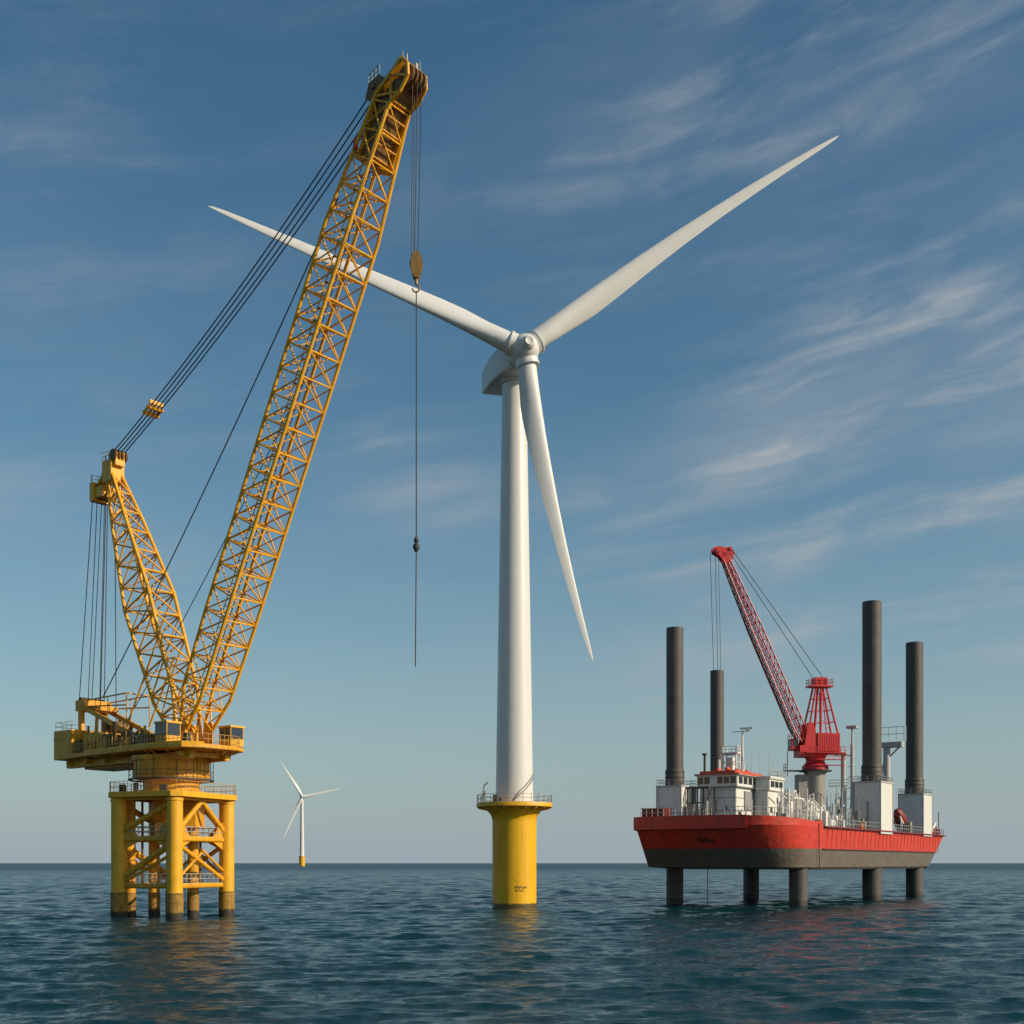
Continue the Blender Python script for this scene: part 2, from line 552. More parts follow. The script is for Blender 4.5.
def blade(mb, hub, n, r, u, ang, cone, Lb, k=1.0, sag=0.0, start=0.028):
    st = [(start, 3.0, 1.0, 0), (0.05, 3.0, 1.0, 0), (0.09, 3.15, 0.82, 10), (0.13, 3.25, 0.66, 14), (0.17, 3.4, 0.52, 13), (0.21, 3.42, 0.43, 11.5),
          (0.28, 3.2, 0.35, 9), (0.38, 2.8, 0.28, 6.5), (0.5, 2.3, 0.24, 4), (0.62, 1.85, 0.21, 2.5), (0.74, 1.5, 0.19, 1),
          (0.84, 1.12, 0.18, 0), (0.92, 0.82, 0.17, -0.5), (0.965, 0.58, 0.16, -0.5), (0.988, 0.36, 0.16, 0), (1.0, 0.08, 0.16, 0)]
    d = r * cos(ang) + u * sin(ang)
    e = -r * sin(ang) + u * cos(ang)                # counter-clockwise in the rotor plane
    d2 = d * cos(cone) + n * sin(cone)
    nn = n * cos(cone) - d * sin(cone)
    rings = []
    m = 24
    for s, c, tr, tw in st:
        c *= k
        b = min(1, max(0, (tr - 0.37) / 0.63))       # 1 = round root, 0 = aerofoil
        tw = rad(tw)
        ce, te = e * cos(tw) + nn * sin(tw), nn * cos(tw) - e * sin(tw)
        cen = hub + d2 * (Lb * s) + e * (sag * 4 * s * (1 - s))
        ring = []
        for i in range(m):
            a = 2 * pi * i / m
            xc = 0.5 * (1 + cos(a))                  # 0 = trailing, 1 = leading
            x = 1 - xc                               # chord from leading edge
            yt = 5 * tr * c * (0.2969 * math.sqrt(max(x, 0)) - 0.126 * x - 0.3516 * x * x + 0.2843 * x ** 3 - 0.1036 * x ** 4)
            af = ce * ((0.32 - x) * c) + te * (math.copysign(1, sin(a)) * yt if abs(sin(a)) > 1e-6 else 0)
            ci = ce * (cos(a) * c / 2) + te * (sin(a) * c * tr / 2)
            ring.append(cen + ci * b + af * (1 - b))
        rings.append(ring)
    mb.rings(rings)


def se_ring(c, a, b, w, h, n=28, ex=0.42):
    out = []
    for i in range(n):
        t = 2 * pi * i / n
        x = math.copysign(abs(cos(t)) ** ex, cos(t)) * w / 2
        y = math.copysign(abs(sin(t)) ** ex, sin(t)) * h / 2
        out.append(c + a * x + b * y)
    return out


def big_turbine():
    root = empty('wind_turbine', (0.36, 180, 0),
                 'large white three-bladed wind turbine on a yellow tubular foundation in the middle', 'wind turbine')
    O = V((0.36, 180, 0))
    f = MB()
    f.lathe([(3.3, -8), (3.3, 12.9), (3.36, 13.4), (3.55, 13.95), (3.95, 14.45), (4.5, 14.8), (4.62, 15.0)], n=72)
    fo = f.build('foundation', 'foundation_yellow', root)
    # faded marking, two short rows of dark characters, illegible
    k = MB()
    rr = random.Random(3)
    for row, (z, n0, n1) in enumerate(((3.05, 0, 15), (2.6, 1, 11))):
        for i in range(n0, n1):
            a = -pi / 2 - 0.02 + i * 0.040
            for s in range(3):
                if rr.random() < 0.2:
                    continue
                zz = z + rr.uniform(-0.14, 0.08)
                hh = rr.uniform(0.14, 0.34)
                aa = a + rr.uniform(-0.008, 0.012)
                ww = rr.uniform(0.012, 0.03)
                ring = [V((3.302 * cos(aa + da), 3.302 * sin(aa + da), zz + dz)) for da, dz in ((0, 0), (ww, 0), (ww, hh), (0, hh))]
                ring2 = [p * 1.0012 if False else V((p.x * 1.0014, p.y * 1.0014, p.z)) for p in ring]
                k.rings([ring, ring2])
    k.build('painted_marking', 'mark_faded', fo)
    p = MB()
    p.lathe([(4.3, 15.02), (5.55, 15.02), (5.7, 15.12), (5.7, 15.55), (5.6, 15.72), (2.5, 15.72)], n=64)
    for i in range(20):
        a = 2 * pi * i / 20
        c, s_ = cos(a), sin(a)
        p.bar((3.6 * c, 3.6 * s_, 14.6), (5.4 * c, 5.4 * s_, 14.97), 0.12, 0.25)
    pl = p.build('platform', 'yellow_paint', root)
    g = MB()
    pts = [(5.6 * cos(2 * pi * i / 28), 5.6 * sin(2 * pi * i / 28), 15.72) for i in range(28)]
    g.rail(pts, 1.2, 1.3, 0.04, True, 3)
    g.build('railing', 'grey_rail', pl)
    # small davit and locker on the platform
    dv = MB()
    dv.tube((-4.6, -2.2, 15.7), (-4.5, -2.2, 18.2), 0.12)
    dv.tube((-4.5, -2.2, 18.2), (-3.9, -2.9, 18.7), 0.09)
    dv.tube((-4.95, -2.1, 15.7), (-4.5, -2.2, 17.6), 0.05)
    dv.tube((-4.1, -2.2, 15.7), (-4.5, -2.2, 17.6), 0.05)
    dv.box(-4.75, -4.25, -2.4, -1.95, 16.9, 17.4)
    dv.build('davit', 'ship_grey', pl)
    bx = MB()
    bx.box(-3.2, -2.6, -3.9, -3.3, 15.73, 16.8); bx.box(-2.3, -1.9, -4.2, -3.8, 15.73, 16.4)
    bx.each('locker', 'dark_steel', pl, bevel=0.03)
    # tower
    t = MB()
    prof = [(2.82, 15.72), (2.82, 16.3), (2.78, 18)]
    zt = 79.2
    for i in range(1, 13):
        q = i / 12
        prof.append((2.78 - 0.98 * q ** 1.05, 18 + (zt - 18) * q))
    t.lathe(prof, n=72)
    tw = t.build('tower', 'turbine_white', root)
    fl = MB()
    for z in (16.25, 37.0, 58.5):
        rz = 2.78 - 0.98 * max(0, (z - 18) / (zt - 18)) ** 1.05
        fl.lathe([(rz - 0.05, z), (rz + 0.012, z), (rz + 0.012, z + 0.07), (rz - 0.05, z + 0.07)], n=64)
    fl.each('flange', 'turbine_white', tw)
    # two thin dark bars curving up round the tower foot
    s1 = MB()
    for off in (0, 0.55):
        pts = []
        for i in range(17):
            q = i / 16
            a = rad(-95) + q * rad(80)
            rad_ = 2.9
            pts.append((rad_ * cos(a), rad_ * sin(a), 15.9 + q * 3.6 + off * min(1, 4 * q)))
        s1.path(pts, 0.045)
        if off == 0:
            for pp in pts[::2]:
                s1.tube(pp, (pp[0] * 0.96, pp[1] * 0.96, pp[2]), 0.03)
    s1.build('curved_bars', 'dark_steel', tw)
    dr = MB()
    dr.lathe([(2.79, 16.4), (2.84, 16.4), (2.84, 18.5), (2.79, 18.5)], n=72)
    # nacelle, hub, blades
    n, r, u = frame_of(rad(13.5), rad(3))
    hub = V((0, 0, 0)) + n * 6.2
    hub.z = 81.13
    C = hub - n * 6.2                                 # tower axis at hub height
    nb = MB()
    sec = [(4.2, 3.7, 3.9, 0.0), (3.4, 4.6, 4.5, 0.05), (1.6, 5.9, 4.4, 0.2), (-1.5, 6.8, 4.2, 0.45), (-4.5, 6.9, 3.9, 0.70), (-7.4, 6.8, 3.3, 0.90),
           (-8.0, 6.6, 3.1, 0.95), (-8.2, 6.2, 2.8, 0.95)]
    nb.rings([se_ring(C + n * s + V((0, 0, dz)), r, u, w, h, 40, 0.42 if s > 3 else 0.17) for s, w, h, dz in sec])
    na = nb.build('nacelle', 'turbine_white', root, smooth=50)
    vt = MB()
    T = Matrix.Translation(C)
    base = C - n * 6 + u * 2.5
    vt.tube(base, base + u * 1.3, 0.05); vt.tube(base + r * 1.2, base + r * 1.2 + u * 1.3, 0.05)
    vt.tube(base + u * 1.2 - r * 0.3, base + u * 1.2 + r * 1.5, 0.04)
    vt.build('wind_vane', 'grey_rail', na)
    yw = MB()
    yw.lathe([(1.95, 78.4), (2.2, 78.55), (2.2, 79.0), (2.05, 79.3)], n=48)
    yw.build('yaw_ring', 'turbine_white', root)
    R3 = Matrix((r, u, n)).transposed().to_4x4()
    TH = Matrix.Translation(hub) @ R3
    hb = MB()
    hb.lathe([(1.75, -2.1), (2.0, -1.9), (2.12, -1.0), (2.15, 0.0), (2.02, 0.9), (1.72, 1.55), (1.3, 2.0), (0.95, 2.25)], n=44, T=TH)
    hbo = hb.build('hub', 'turbine_white', root, smooth=60)
    ns = MB()
    ns.lathe([(1.12, 1.95), (1.02, 2.35), (0.82, 2.75), (0.55, 2.95), (0.48, 2.9), (0.01, 2.92)], n=28, T=TH)
    ns.build('nose_cap', 'turbine_white', hbo, smooth=40)
    bl = ((36.0, 7, 58.75, 1.1), (159.5, -2, 47.5, 0.0), (-78.25, 1, 46.25, -0.7))
    for ang, cone, Lb, sag in bl:
        a, cn = rad(ang), rad(cone)
        mb = MB()
        kk = 0.97 if Lb > 47 else 0.9
        blade(mb, hub, n, r, u, a, cn, Lb, kk, sag, start=2.3 / Lb)
        bo = mb.build('blade', 'blade_white', root, smooth=70)
        d = (r * cos(a) + u * sin(a)) * cos(cn) + n * sin(cn)
        cb = MB()
        q = d.to_track_quat('Z', 'Y').to_matrix().to_4x4()
        TB = Matrix.Translation(hub) @ q
        cb.lathe([(1.62, 1.0), (1.66, 2.2), (1.74, 2.25), (1.74, 2.5), (1.66, 2.56), (1.4, 2.56)], n=40, T=TB)
        cb.build('root_collar', 'turbine_white', bo, smooth=40)
    return root


big_turbine()


def far_turbine():
    root = empty('wind_turbine', (-455, 2600, 0), 'tiny distant white wind turbine standing on the horizon', 'wind turbine')
    f = MB(); f.lathe([(6.3, -10), (6.3, 19.5), (7.2, 20), (7.2, 21.5), (5, 21.5)], n=32); f.build('foundation', 'yellow_paint', root)
    t = MB(); t.lathe([(4.9, 21.5), (4.4, 60), (3.1, 147)], n=32); t.build('tower', 'turbine_white', root)
    n, r, u = frame_of(rad(16), rad(2))
    hub = V((0, 0, 149.7)) + n * 7
    c = V((0, 0, 149.7))
    nb = MB()
    nb.rings([se_ring(c + n * s, r, u, w, h) for s, w, h in ((5, 5.5, 6), (2, 8, 8), (-9, 8, 7.5), (-13, 6.5, 5.5))])
    nb.build('nacelle', 'turbine_white', root)
    hb = MB()
    hb.lathe([(2.6, -2.6), (3.4, -1), (3.4, 1), (2.2, 3), (0.6, 4)], n=24, T=Matrix.Translation(hub) @ Matrix((r, u, n)).transposed().to_4x4())
    hb.build('hub', 'turbine_white', root)
    for ang, Lb in ((13.5, 86), (122, 91), (246, 100)):
        mb = MB()
        blade(mb, hub, n, r, u, rad(ang), rad(2), Lb, 2.1, 0)
        mb.build('blade', 'blade_white', root, smooth=70)


far_turbine()


# ------------------------------------------------------------------ jacket platform
def jacket():
    O = V((-42.1, 148.45, 0))
    root = empty('jacket_platform', O, 'yellow four-legged steel jacket platform standing in the sea under the yellow crane', 'platform')
    F, R, Lf, B = V((-39.9, 142, 0)), V((-36.04, 151.55, 0)), V((-47.5, 145.07, 0)), V((-43.64, 154.62, 0))
    legs = [F, R, B, Lf]
    rl = 0.93

    def z(p, h):
        return V((p.x, p.y, h))
    for p in legs:
        m = MB(O)
        m.lathe([(rl, 3.1), (rl, 14.1), (rl + 0.08, 14.15), (rl + 0.08, 14.5), (rl, 14.55), (rl, 14.9)], p, 36)
        lo = m.build('leg', 'yellow_paint', root)
        s = MB(O)
        s.lathe([(rl + 0.06, -7), (rl + 0.06, 3.05), (rl + 0.12, 3.08), (rl + 0.12, 3.2), (rl, 3.22)], p, 36)
        for h in (0.9, 2.0):
            s.lathe([(rl, h), (rl + 0.09, h), (rl + 0.09, h + 0.12), (rl, h + 0.12)], p, 36)
        s.build('splash_sleeve', 'splash_leg', lo)
    # slim piles standing inside the jacket
    for (x, y) in ((-46.9, 147.3), (-44.9, 150.6), (-39.6, 149.0)):
        m = MB(O)
        m.lathe([(0.68, 3.0), (0.68, 14.9)], (x, y, 0), 24)
        po = m.build('pile', 'yellow_steel', root)
        s = MB(O)
        s.lathe([(0.74, -7), (0.74, 3.1), (0.68, 3.12)], (x, y, 0), 24)
        s.build('splash_sleeve', 'splash_leg', po)
    # bracing
    br = MB(O)
    zb, zm, zt = 3.9, 9.6, 14.3
    pairs = [(F, R), (Lf, F), (R, B), (B, Lf)]
    for i, (a, b) in enumerate(pairs):
        br.tube(z(a, zm), z(b, zm), 0.28, n=12)
        br.tube(z(a, zb), z(b, zb), 0.2, n=12)
        mid = (a + b) / 2
        if i in (0, 2):
            br.tube(z(mid, zt), z(a, zm + 0.6), 0.33, n=12); br.tube(z(mid, zt), z(b, zm + 0.6), 0.33, n=12)
            br.tube(z(a, zm - 0.3), z(b, zb + 0.4), 0.28, n=12); br.tube(z(mid, zm - 1.2), z(b, zb + 1.4), 0.18, n=10)
            br.tube(z(mid, zm - 1.6), z(a, zb + 0.6), 0.18, n=10)
        else:
            br.tube(z(b, zt - 0.2), z(a, zm + 0.8), 0.36, n=12)
            br.tube(z(b, zm - 0.3), z(a, zb + 0.8), 0.4, n=12); br.tube(z(b, zm - 1.6), z(a, zb + 0.2), 0.2, n=10)
        for p, q in ((a, b), (b, a)):
            d = (q - p).normalized()
            br.prism([(0.7, zm - 1.3), (0.7, zm + 2.2), (1.5, zm + 2.0), (2.7, zm + 0.5), (2.7, zm - 0.35)],
                     lambda x, y, s, p=p, d=d: V((p.x + d.x * x - d.y * s, p.y + d.y * x + d.x * s, y)), -0.06, 0.06)
    br.build('bracing', 'yellow_steel', root)
    # central column and box under the deck
    cc = MB(O)
    cc.lathe([(0.5, 9.2), (2.1, 12.0), (2.4, 13.2), (2.4, 14.9)], O, 28)
    cc.box(O.x - 1.6, O.x + 3.3, O.y - 1.4, O.y + 3.0, 11.3, 14.3)
    cc.box(O.x - 1.7, O.x + 3.4, O.y - 1.5, O.y + 3.1, 11.1, 11.35)
    cc.build('central_column', 'yellow_steel', root)
    # walkways
    for zz in (zb, zm):
        w = MB(O)
        g = MB(O)
        for a, b in pairs:
            n = V((b.y - a.y, a.x - b.x, 0)).normalized()
            if n.dot((a + b) / 2 - O) > 0:
                n = -n
            d = (b - a).normalized()
            p, q = a + d * 1.1 + n * 0.5, b - d * 1.1 + n * 0.5
            w.bar(z(p, zz + 0.32), z(q, zz + 0.32), 1.3, 0.14)
            w.bar(z(p - n * 0.72, zz + 0.2), z(q - n * 0.72, zz + 0.2), 0.09, 0.34)
            g.rail([z(p - n * 0.6, zz + 0.38), z(q - n * 0.6, zz + 0.38)], 1.15, 0.9, 0.032, False, 3)
            g.rail([z(p + n * 0.6, zz + 0.38), z(q + n * 0.6, zz + 0.38)], 1.15, 0.9, 0.032, False, 3)
        wo = w.build('walkway', 'yellow_steel', root)
        g.build('railing', 'grey_rail', wo)
    ld = MB(O)
    lx = V((-41.0, 149.5, 0))
    for s in (-0.28, 0.28):
        ld.tube((lx.x + s, lx.y, -1), (lx.x + s, lx.y, 14.6), 0.045)
    for i in range(36):
        ld.tube((lx.x - 0.28, lx.y, 0.3 + i * 0.4), (lx.x + 0.28, lx.y, 0.3 + i * 0.4), 0.03)
    ld.build('ladder', 'grey_rail', root)
    eq = MB(O)
    eq.box(-40.4, -39.2, 150.0, 151.0, 4.3, 6.6); eq.box(-43.5, -42.3, 146.0, 147.0, 10.1, 11.7)
    eq.tube((-38.9, 149.8, 4.3), (-38.9, 149.8, 9.4), 0.16); eq.tube((-45.4, 147.4, 4.3), (-45.4, 147.4, 14.6), 0.16)
    eq.each('equipment_box', 'brown_machinery', root, bevel=0.05)
    # deck
    d1 = (R - F).normalized(); d2 = (Lf - F).normalized()
    e = 1.25
    corners = [F - (d1 + d2) * e, R + (d1 - d2) * e, B + (d1 + d2) * e, Lf + (d2 - d1) * e]
    cen = (F + R + B + Lf) / 4
    pts = []
    for i in range(4):
        a, b, c = corners[i - 1], corners[i], corners[(i + 1) % 4]
        pts += [b + (a - b).normalized() * 0.9, b + (c - b).normalized() * 0.9]
    dk = MB(O)
    dk.rings([[z(p, 14.9) for p in pts], [z(p, 15.28) for p in pts]])
    for i in range(len(pts)):
        a, b = pts[i], pts[(i + 1) % len(pts)]
        dk.bar(z(a, 14.95), z(b, 14.95), 0.14, 0.62)
    for a, b in pairs:
        dk.bar(z(a, 14.6), z(b, 14.6), 0.35, 0.55)
    do = dk.build('deck', 'yellow_paint', root)
    g = MB(O)
    ins = [cen + (p - cen) * 0.985 for p in pts]
    g.rail([z(p, 15.28) for p in ins], 1.25, 0.62, 0.032, True, 3)
    g.build('railing', 'yellow_rail', do)
    bx = MB(O)
    for (t, s, w, h) in ((0.15, 0.5, 0.7, 0.9), (0.35, 0.5, 0.5, 1.1), (0.8, 0.55, 0.8, 0.8)):
        p = corners[3].lerp(corners[0], t) + (cen - corners[3].lerp(corners[0], t)).normalized() * 1.0
        bx.box(p.x - w / 2, p.x + w / 2, p.y - w / 2, p.y + w / 2, 15.29, 15.28 + h)
    bx.each('deck_locker', 'dark_steel', do, bevel=0.04)


jacket()


# ------------------------------------------------------------------ lattice booms
def lattice(mb, p0, p1, side, secs, bays, rc, rl, cross=False):
    """secs: (t, half width along side, half depth); returns corner lists"""
    p0, p1, side = V(p0), V(p1), V(side).normalized()
    d = (p1 - p0).normalized()
    up = side.cross(d).normalized()

    def hw(t):
        for (a, w0, d0), (b, w1, d1) in zip(secs[:-1], secs[1:]):
            if a <= t <= b:
                k = (t - a) / (b - a)
                return w0 + (w1 - w0) * k, d0 + (d1 - d0) * k
        return secs[-1][1:]

    def corner(t, i):
        w, h = hw(t)
        sx, sy = ((-1, -1), (1, -1), (1, 1), (-1, 1))[i]
        return p0.lerp(p1, t) + side * (sx * w) + up * (sy * h)
    ts = sorted(set([s[0] for s in secs] + [i / bays for i in range(bays + 1)]))
    for i in range(4):
        mb.path([corner(t, i) for t in ts], rc, n=8)
    for k in range(bays):
        a, b = k / bays, (k + 1) / bays
        for i in range(4):
            j = (i + 1) % 4
            mb.tube(corner(b, i), corner(b, j), rl, n=6)
            if (k + i) % 2 == 0 or i in (0, 2):
                mb.tube(corner(a, i), corner(b, j), rl, n=6)
            else:
                mb.tube(corner(a, j), corner(b, i), rl, n=6)
            if cross and i in (1, 3):
                if (k + i) % 2 == 0:
                    mb.tube(corner(a, j), corner(b, i), rl * 0.8, n=6)
                else:
                    mb.tube(corner(a, i), corner(b, j), rl * 0.8, n=6)
        mb.tube(corner(b, 0), corner(b, 2), rl * 0.7, n=5)
        if cross:
            mb.tube(corner(b, 1), corner(b, 3), rl * 0.7, n=5)
            mb.tube((corner(a, 0) + corner(a, 3)) / 2, (corner(b, 1) + corner(b, 2)) / 2, rl * 0.6, n=5)
    return corner, up, d


def sheave(mb, c, axis, r, w=0.16, n=20):
    q = V(axis).normalized().to_track_quat('Z', 'Y').to_matrix().to_4x4()
    T = Matrix.Translation(V(c)) @ q
    mb.lathe([(0.05, -w), (r, -w), (r * 0.9, 0), (r, w), (0.05, w)], n=n, T=T)


def yellow_crane():
    O = (-42.1, 148.4, 15.28)
    root = empty('lattice_crane', O, 'huge yellow lattice boom crane slewing on top of the yellow jacket platform', 'crane', rz=math.atan2(-0.616, 0.788))
    Z0 = (0, 0, 15.28)

    def B():
        return MB(Z0)
    m = B()
    m.lathe([(3.9, 15.29), (3.9, 15.6), (3.4, 15.7), (3.4, 17.0), (4.5, 17.05), (4.5, 19.2), (4.8, 19.25), (4.8, 19.8)], n=56)
    for i in range(28):
        a = 2 * pi * i / 28
        m.bar((4.52 * cos(a), 4.52 * sin(a), 17.1), (4.52 * cos(a), 4.52 * sin(a), 19.2), 0.1, 0.1, up=(cos(a), sin(a), 0))
    dr = m.build('slew_drum', 'yellow_steel', root)
    g = B()
    pts = [(5.05 * cos(2 * pi * i / 24), 5.05 * sin(2 * pi * i / 24), 16.95) for i in range(24)]
    for i, p in enumerate(pts):
        q = pts[(i + 1) % 24]
        g.bar(p, q, 0.22, 0.2)
        for zz in (17.5, 18.0):
            g.tube((p[0], p[1], zz), (q[0], q[1], zz), 0.035, n=5)
        if i % 2 == 0:
            g.tube(p, (p[0], p[1], 19.6), 0.05, n=5)
    g.build('drum_walkway', 'dark_steel', dr)
    # slewing deck
    hw = 4.6
    d = B()
    outline = [(-18.8, -3.9), (-18.8, 3.9), (-12, hw), (4, 5.6), (8.2, 4.6), (9.6, 2.4), (9.6, -2.4), (8.2, -4.6), (4, -5.6), (-12, -hw)]
    d.rings([[V((x, y, 20.28)) for x, y in outline], [V((x, y, 20.75)) for x, y in outline]])
    for y in (-2.6, 2.6):
        d.bar((-18.5, y, 19.6), (7.5, y, 19.6), 0.7, 0.9)
    for x in (-17, -13, -9, 6.5):
        d.bar((x, -3.8, 19.72), (x, 3.8, 19.72), 0.4, 0.55)
    d.box(-15.5, -5.2, -2.2, 2.2, 18.9, 19.6)
    for a, b in zip(outline, outline[1:] + outline[:1]):
        ln_ = math.hypot(b[0] - a[0], b[1] - a[1])
        for i in range(1, max(2, int(ln_ / 1.2))):
            q = i / max(2, int(ln_ / 1.2))
            x, y = a[0] + (b[0] - a[0]) * q, a[1] + (b[1] - a[1]) * q
            d.bar((x * 0.985, y * 0.97, 20.3), (x * 0.90, y * 0.66, 19.7), 0.1, 0.16)
    dk = d.build('slewing_deck', 'yellow_steel', root, bevel=0.05)
    g = B()
    o2 = [V((x * 0.985, y * 0.985, 20.75)) for x, y in outline]
    g.rail(o2[2:9], 1.25, 0.6, 0.034, False, 3)
    g.rail([o2[8], o2[9], V((-15.8, -4.1, 20.75))], 1.25, 0.6, 0.034, False, 3)
    g.rail([o2[2], V((-15.8, 4.1, 20.75))], 1.25, 1.0, 0.034, False, 3)
    g.build('railing', 'yellow_rail', dk)
    # bright toe plates low along the near edge of the deck
    tp = B()
    for a, b in zip(o2[6:9], o2[7:10]):
        tp.bar(a + V((0, 0, 0.14)), b + V((0, 0, 0.14)), 0.06, 0.28)
    tp.build('toe_plate', 'yellow_paint', dk)
    c = B()
    c.box(-19.6, -15.4, -4.1, -0.04, 20.2, 24.0); c.box(-19.6, -15.4, 0.04, 4.1, 20.2, 24.0)
    c.box(-19.66, -15.34, -4.16, 4.16, 22.8, 23.0); c.box(-19.65, -15.35, -4.15, 4.15, 20.6, 20.75)
    c.build('counterweight', 'yellow_steel', root, bevel=0.1)
    g = B()
    g.rail([(-19.4, 3.9, 24.0), (-19.4, -3.9, 24.0), (-15.6, -3.9, 24.0)], 1.1, 1.1, 0.03, False, 2)
    g.build('railing', 'yellow_rail', root)
    # machinery houses and winches
    h = B()
    h.box(-13.6, -9.4, -3.6, -0.6, 20.76, 23.3); h.box(-13.0, -8.2, 0.4, 3.6, 20.76, 23.6)
    for x in (-13.1, -12.2, -11.3, -10.4):
        h.box(x, x + 0.5, -3.66, -3.58, 21.2, 22.9)
    h.box(-2.6, 1.2, 1.4, 3.8, 20.76, 23.9)
    h.each('machinery_house', 'yellow_steel', root, bevel=0.04)
    h = B()
    h.box(-15.8, -14.2, -3.7, -1.2, 20.76, 22.6); h.box(-9.0, -7.2, -3.9, -2.4, 20.76, 22.9); h.box(-15.6, -14, 0.2, 3.6, 20.76, 23.2)
    h.box(-0.6, 1.6, -4.6, -2.8, 20.76, 22.3); h.tube((-6.8, -3.6, 20.8), (-6.8, -3.6, 24.4), 0.2); h.tube((-14.9, -2, 22.5), (-14.9, -2, 24.6), 0.16)
    h.each('power_pack', 'brown_machinery', root, bevel=0.06)
    for (x, y0, y1, zc, r) in ((-6.0, -2.2, 2.2, 22.1, 1.05), (-3.2, -2.2, 2.2, 22.0, 0.95), (-11.4, -1.4, 1.4, 24.3, 0.75)):
        w = B()
        T = Matrix.Translation((x, 0, zc)) @ Matrix.Rotation(pi / 2, 4, 'X')
        w.lathe([(0.2, y0 - 0.25), (r * 1.35, y0 - 0.2), (r * 1.35, y0), (r, y0 + 0.02), (r, y1 - 0.02), (r * 1.35, y1), (r * 1.35, y1 + 0.2), (0.2, y1 + 0.25)], n=28, T=T)
        for y in (y0 - 0.5, y1 + 0.5):
            w.prism([(x - r * 1.2, 20.78), (x + r * 1.2, 20.78), (x + 0.3, zc + 0.3), (x - 0.3, zc + 0.3)], lambda a, b, s: V((a, s, b)), y - 0.1, y + 0.1)
        w.build('winch', 'brown_machinery', root)
    # cabs
    for (x0, x1, y0, y1, z0, z1) in ((3.6, 5.9, -5.0, -3.0, 20.9, 23.5), (6.4, 8.6, 2.2, 4.2, 20.9, 23.4)):
        w = B()
        w.box(x0, x1, y0, y1, z0, z0 + 0.9); w.box(x0 - 0.08, x1 + 0.12, y0 - 0.1, y1 + 0.1, z1 - 0.25, z1)
        for xx in (x0 + 0.06, (x0 + x1) / 2, x1 - 0.06):
            for yy in (y0 + 0.06, y1 - 0.06):
                w.box(xx - 0.06, xx + 0.06, yy - 0.06, yy + 0.06, z0 + 0.9, z1 - 0.25)
        cb = w.build('operator_cab', 'yellow_paint', root, bevel=0.03)
        w = B()
        w.box(x0 + 0.05, x1 - 0.05, y0 + 0.05, y1 - 0.05, z0 + 0.9, z1 - 0.25)
        w.build('window', 'glass_blue', cb)
    cl = B()
    rc_ = random.Random(9)
    for k in range(34):
        x = rc_.uniform(-15, 8)
        y = -rc_.uniform(2.9, 4.3) if k % 3 else rc_.uniform(-1.0, 3.5)
        if 3.2 < x < 6.4 and y < -2.5:
            continue
        s_ = rc_.uniform(0.25, 0.8)
        if k % 2:
            cl.box(x, x + s_ * 1.3, y, y + s_, 20.755, 20.755 + rc_.uniform(0.6, 2.0))
        else:
            cl.tube((x, y, 20.755), (x, y, 20.755 + rc_.uniform(0.9, 2.8)), rc_.uniform(0.05, 0.16), n=8)
    cl.each('deck_fitting', 'yellow_steel', dk)
    cl = B()
    for k in range(14):
        x = rc_.uniform(-15, 8)
        y = -rc_.uniform(2.7, 4.2)
        if 3.0 < x < 6.4:
            continue
        s_ = rc_.uniform(0.3, 0.8)
        cl.box(x, x + s_, y, y + s_, 20.752, 20.752 + rc_.uniform(0.7, 1.7))
    cl.each('deck_fitting', 'dark_steel', dk)
    # winch gantry at the rear
    gt = B()
    for y in (-1.7, 1.7):
        gt.bar((-16.9, y, 20.8), (-17.0, y, 27.2), 0.5, 0.8, up=(1, 0, 0))
        gt.bar((-16.6, y, 27.2), (-6.6, y, 23.2), 0.36, 0.6)
        gt.bar((-13.8, y, 20.8), (-13.4, y, 25.8), 0.3, 0.4, up=(1, 0, 0))
        gt.tube((-15.6, y, 28.0), (-7.0, y, 28.2), 0.1); gt.tube((-15.6, y, 27.2), (-7.0, y, 26.7), 0.1)
        gt.tube((-7.0, y, 28.3), (-6.8, y, 23.0), 0.08); gt.tube((-11.0, y, 28.1), (-11.0, y, 25.0), 0.06)
    gt.box(-17.9, -15.7, -2.0, 2.0, 26.7, 28.1)
    gt.box(-15.6, -13.6, -1.6, 1.6, 26.6, 27.2)
    gt.bar((-7.0, -1.8, 28.2), (-7.0, 1.8, 28.2), 0.15, 0.15)
    go = gt.build('winch_gantry', 'yellow_steel', root, bevel=0.04)
    sh = B()
    for i in range(7):
        sheave(sh, (-17.2, -1.65 + i * 0.55, 28.1), (0, 1, 0), 0.45, 0.1)
    sh.each('sheave', 'brown_machinery', go)
    # mast (back lattice) and its head
    P0, P1 = V((3.0, 0, 22.3)), V((-12.1, 0, 56.9))
    mm = B()
    corner, up, dd = lattice(mm, P0, P1, (0, 1, 0), [(0, 1.7, 0.5), (0.14, 1.9, 2.0), (0.5, 1.9, 2.7), (0.8, 1.35, 1.5), (1.0, 0.7, 0.6)], 12, 0.23, 0.115, True)
    for y in (-1.7, 1.7):
        mm.bar((3.2, y, 20.76), (2.9, y, 22.8), 0.4, 1.3, up=(1, 0, 0))
    ms = mm.build('back_mast', 'boom_yellow', root)
    DZ = -1.5
    BH = lambda: MB((0, 0, 15.28 - DZ))
    hd = BH()
    hd.box(-13.4, -11.4, -1.0, 1.0, 57.6, 60.4)
    hd.box(-12.4, -10.8, -0.7, 0.7, 59.6, 61.4)
    hd.box(-15.4, -13.3, -0.95, 0.95, 56.0, 57.4)
    hd.box(-15.9, -15.0, -1.2, 1.2, 55.6, 58.0)
    hd.bar((-13.0, 0, 59.5), (-15.2, 0, 57.2), 1.6, 0.4)
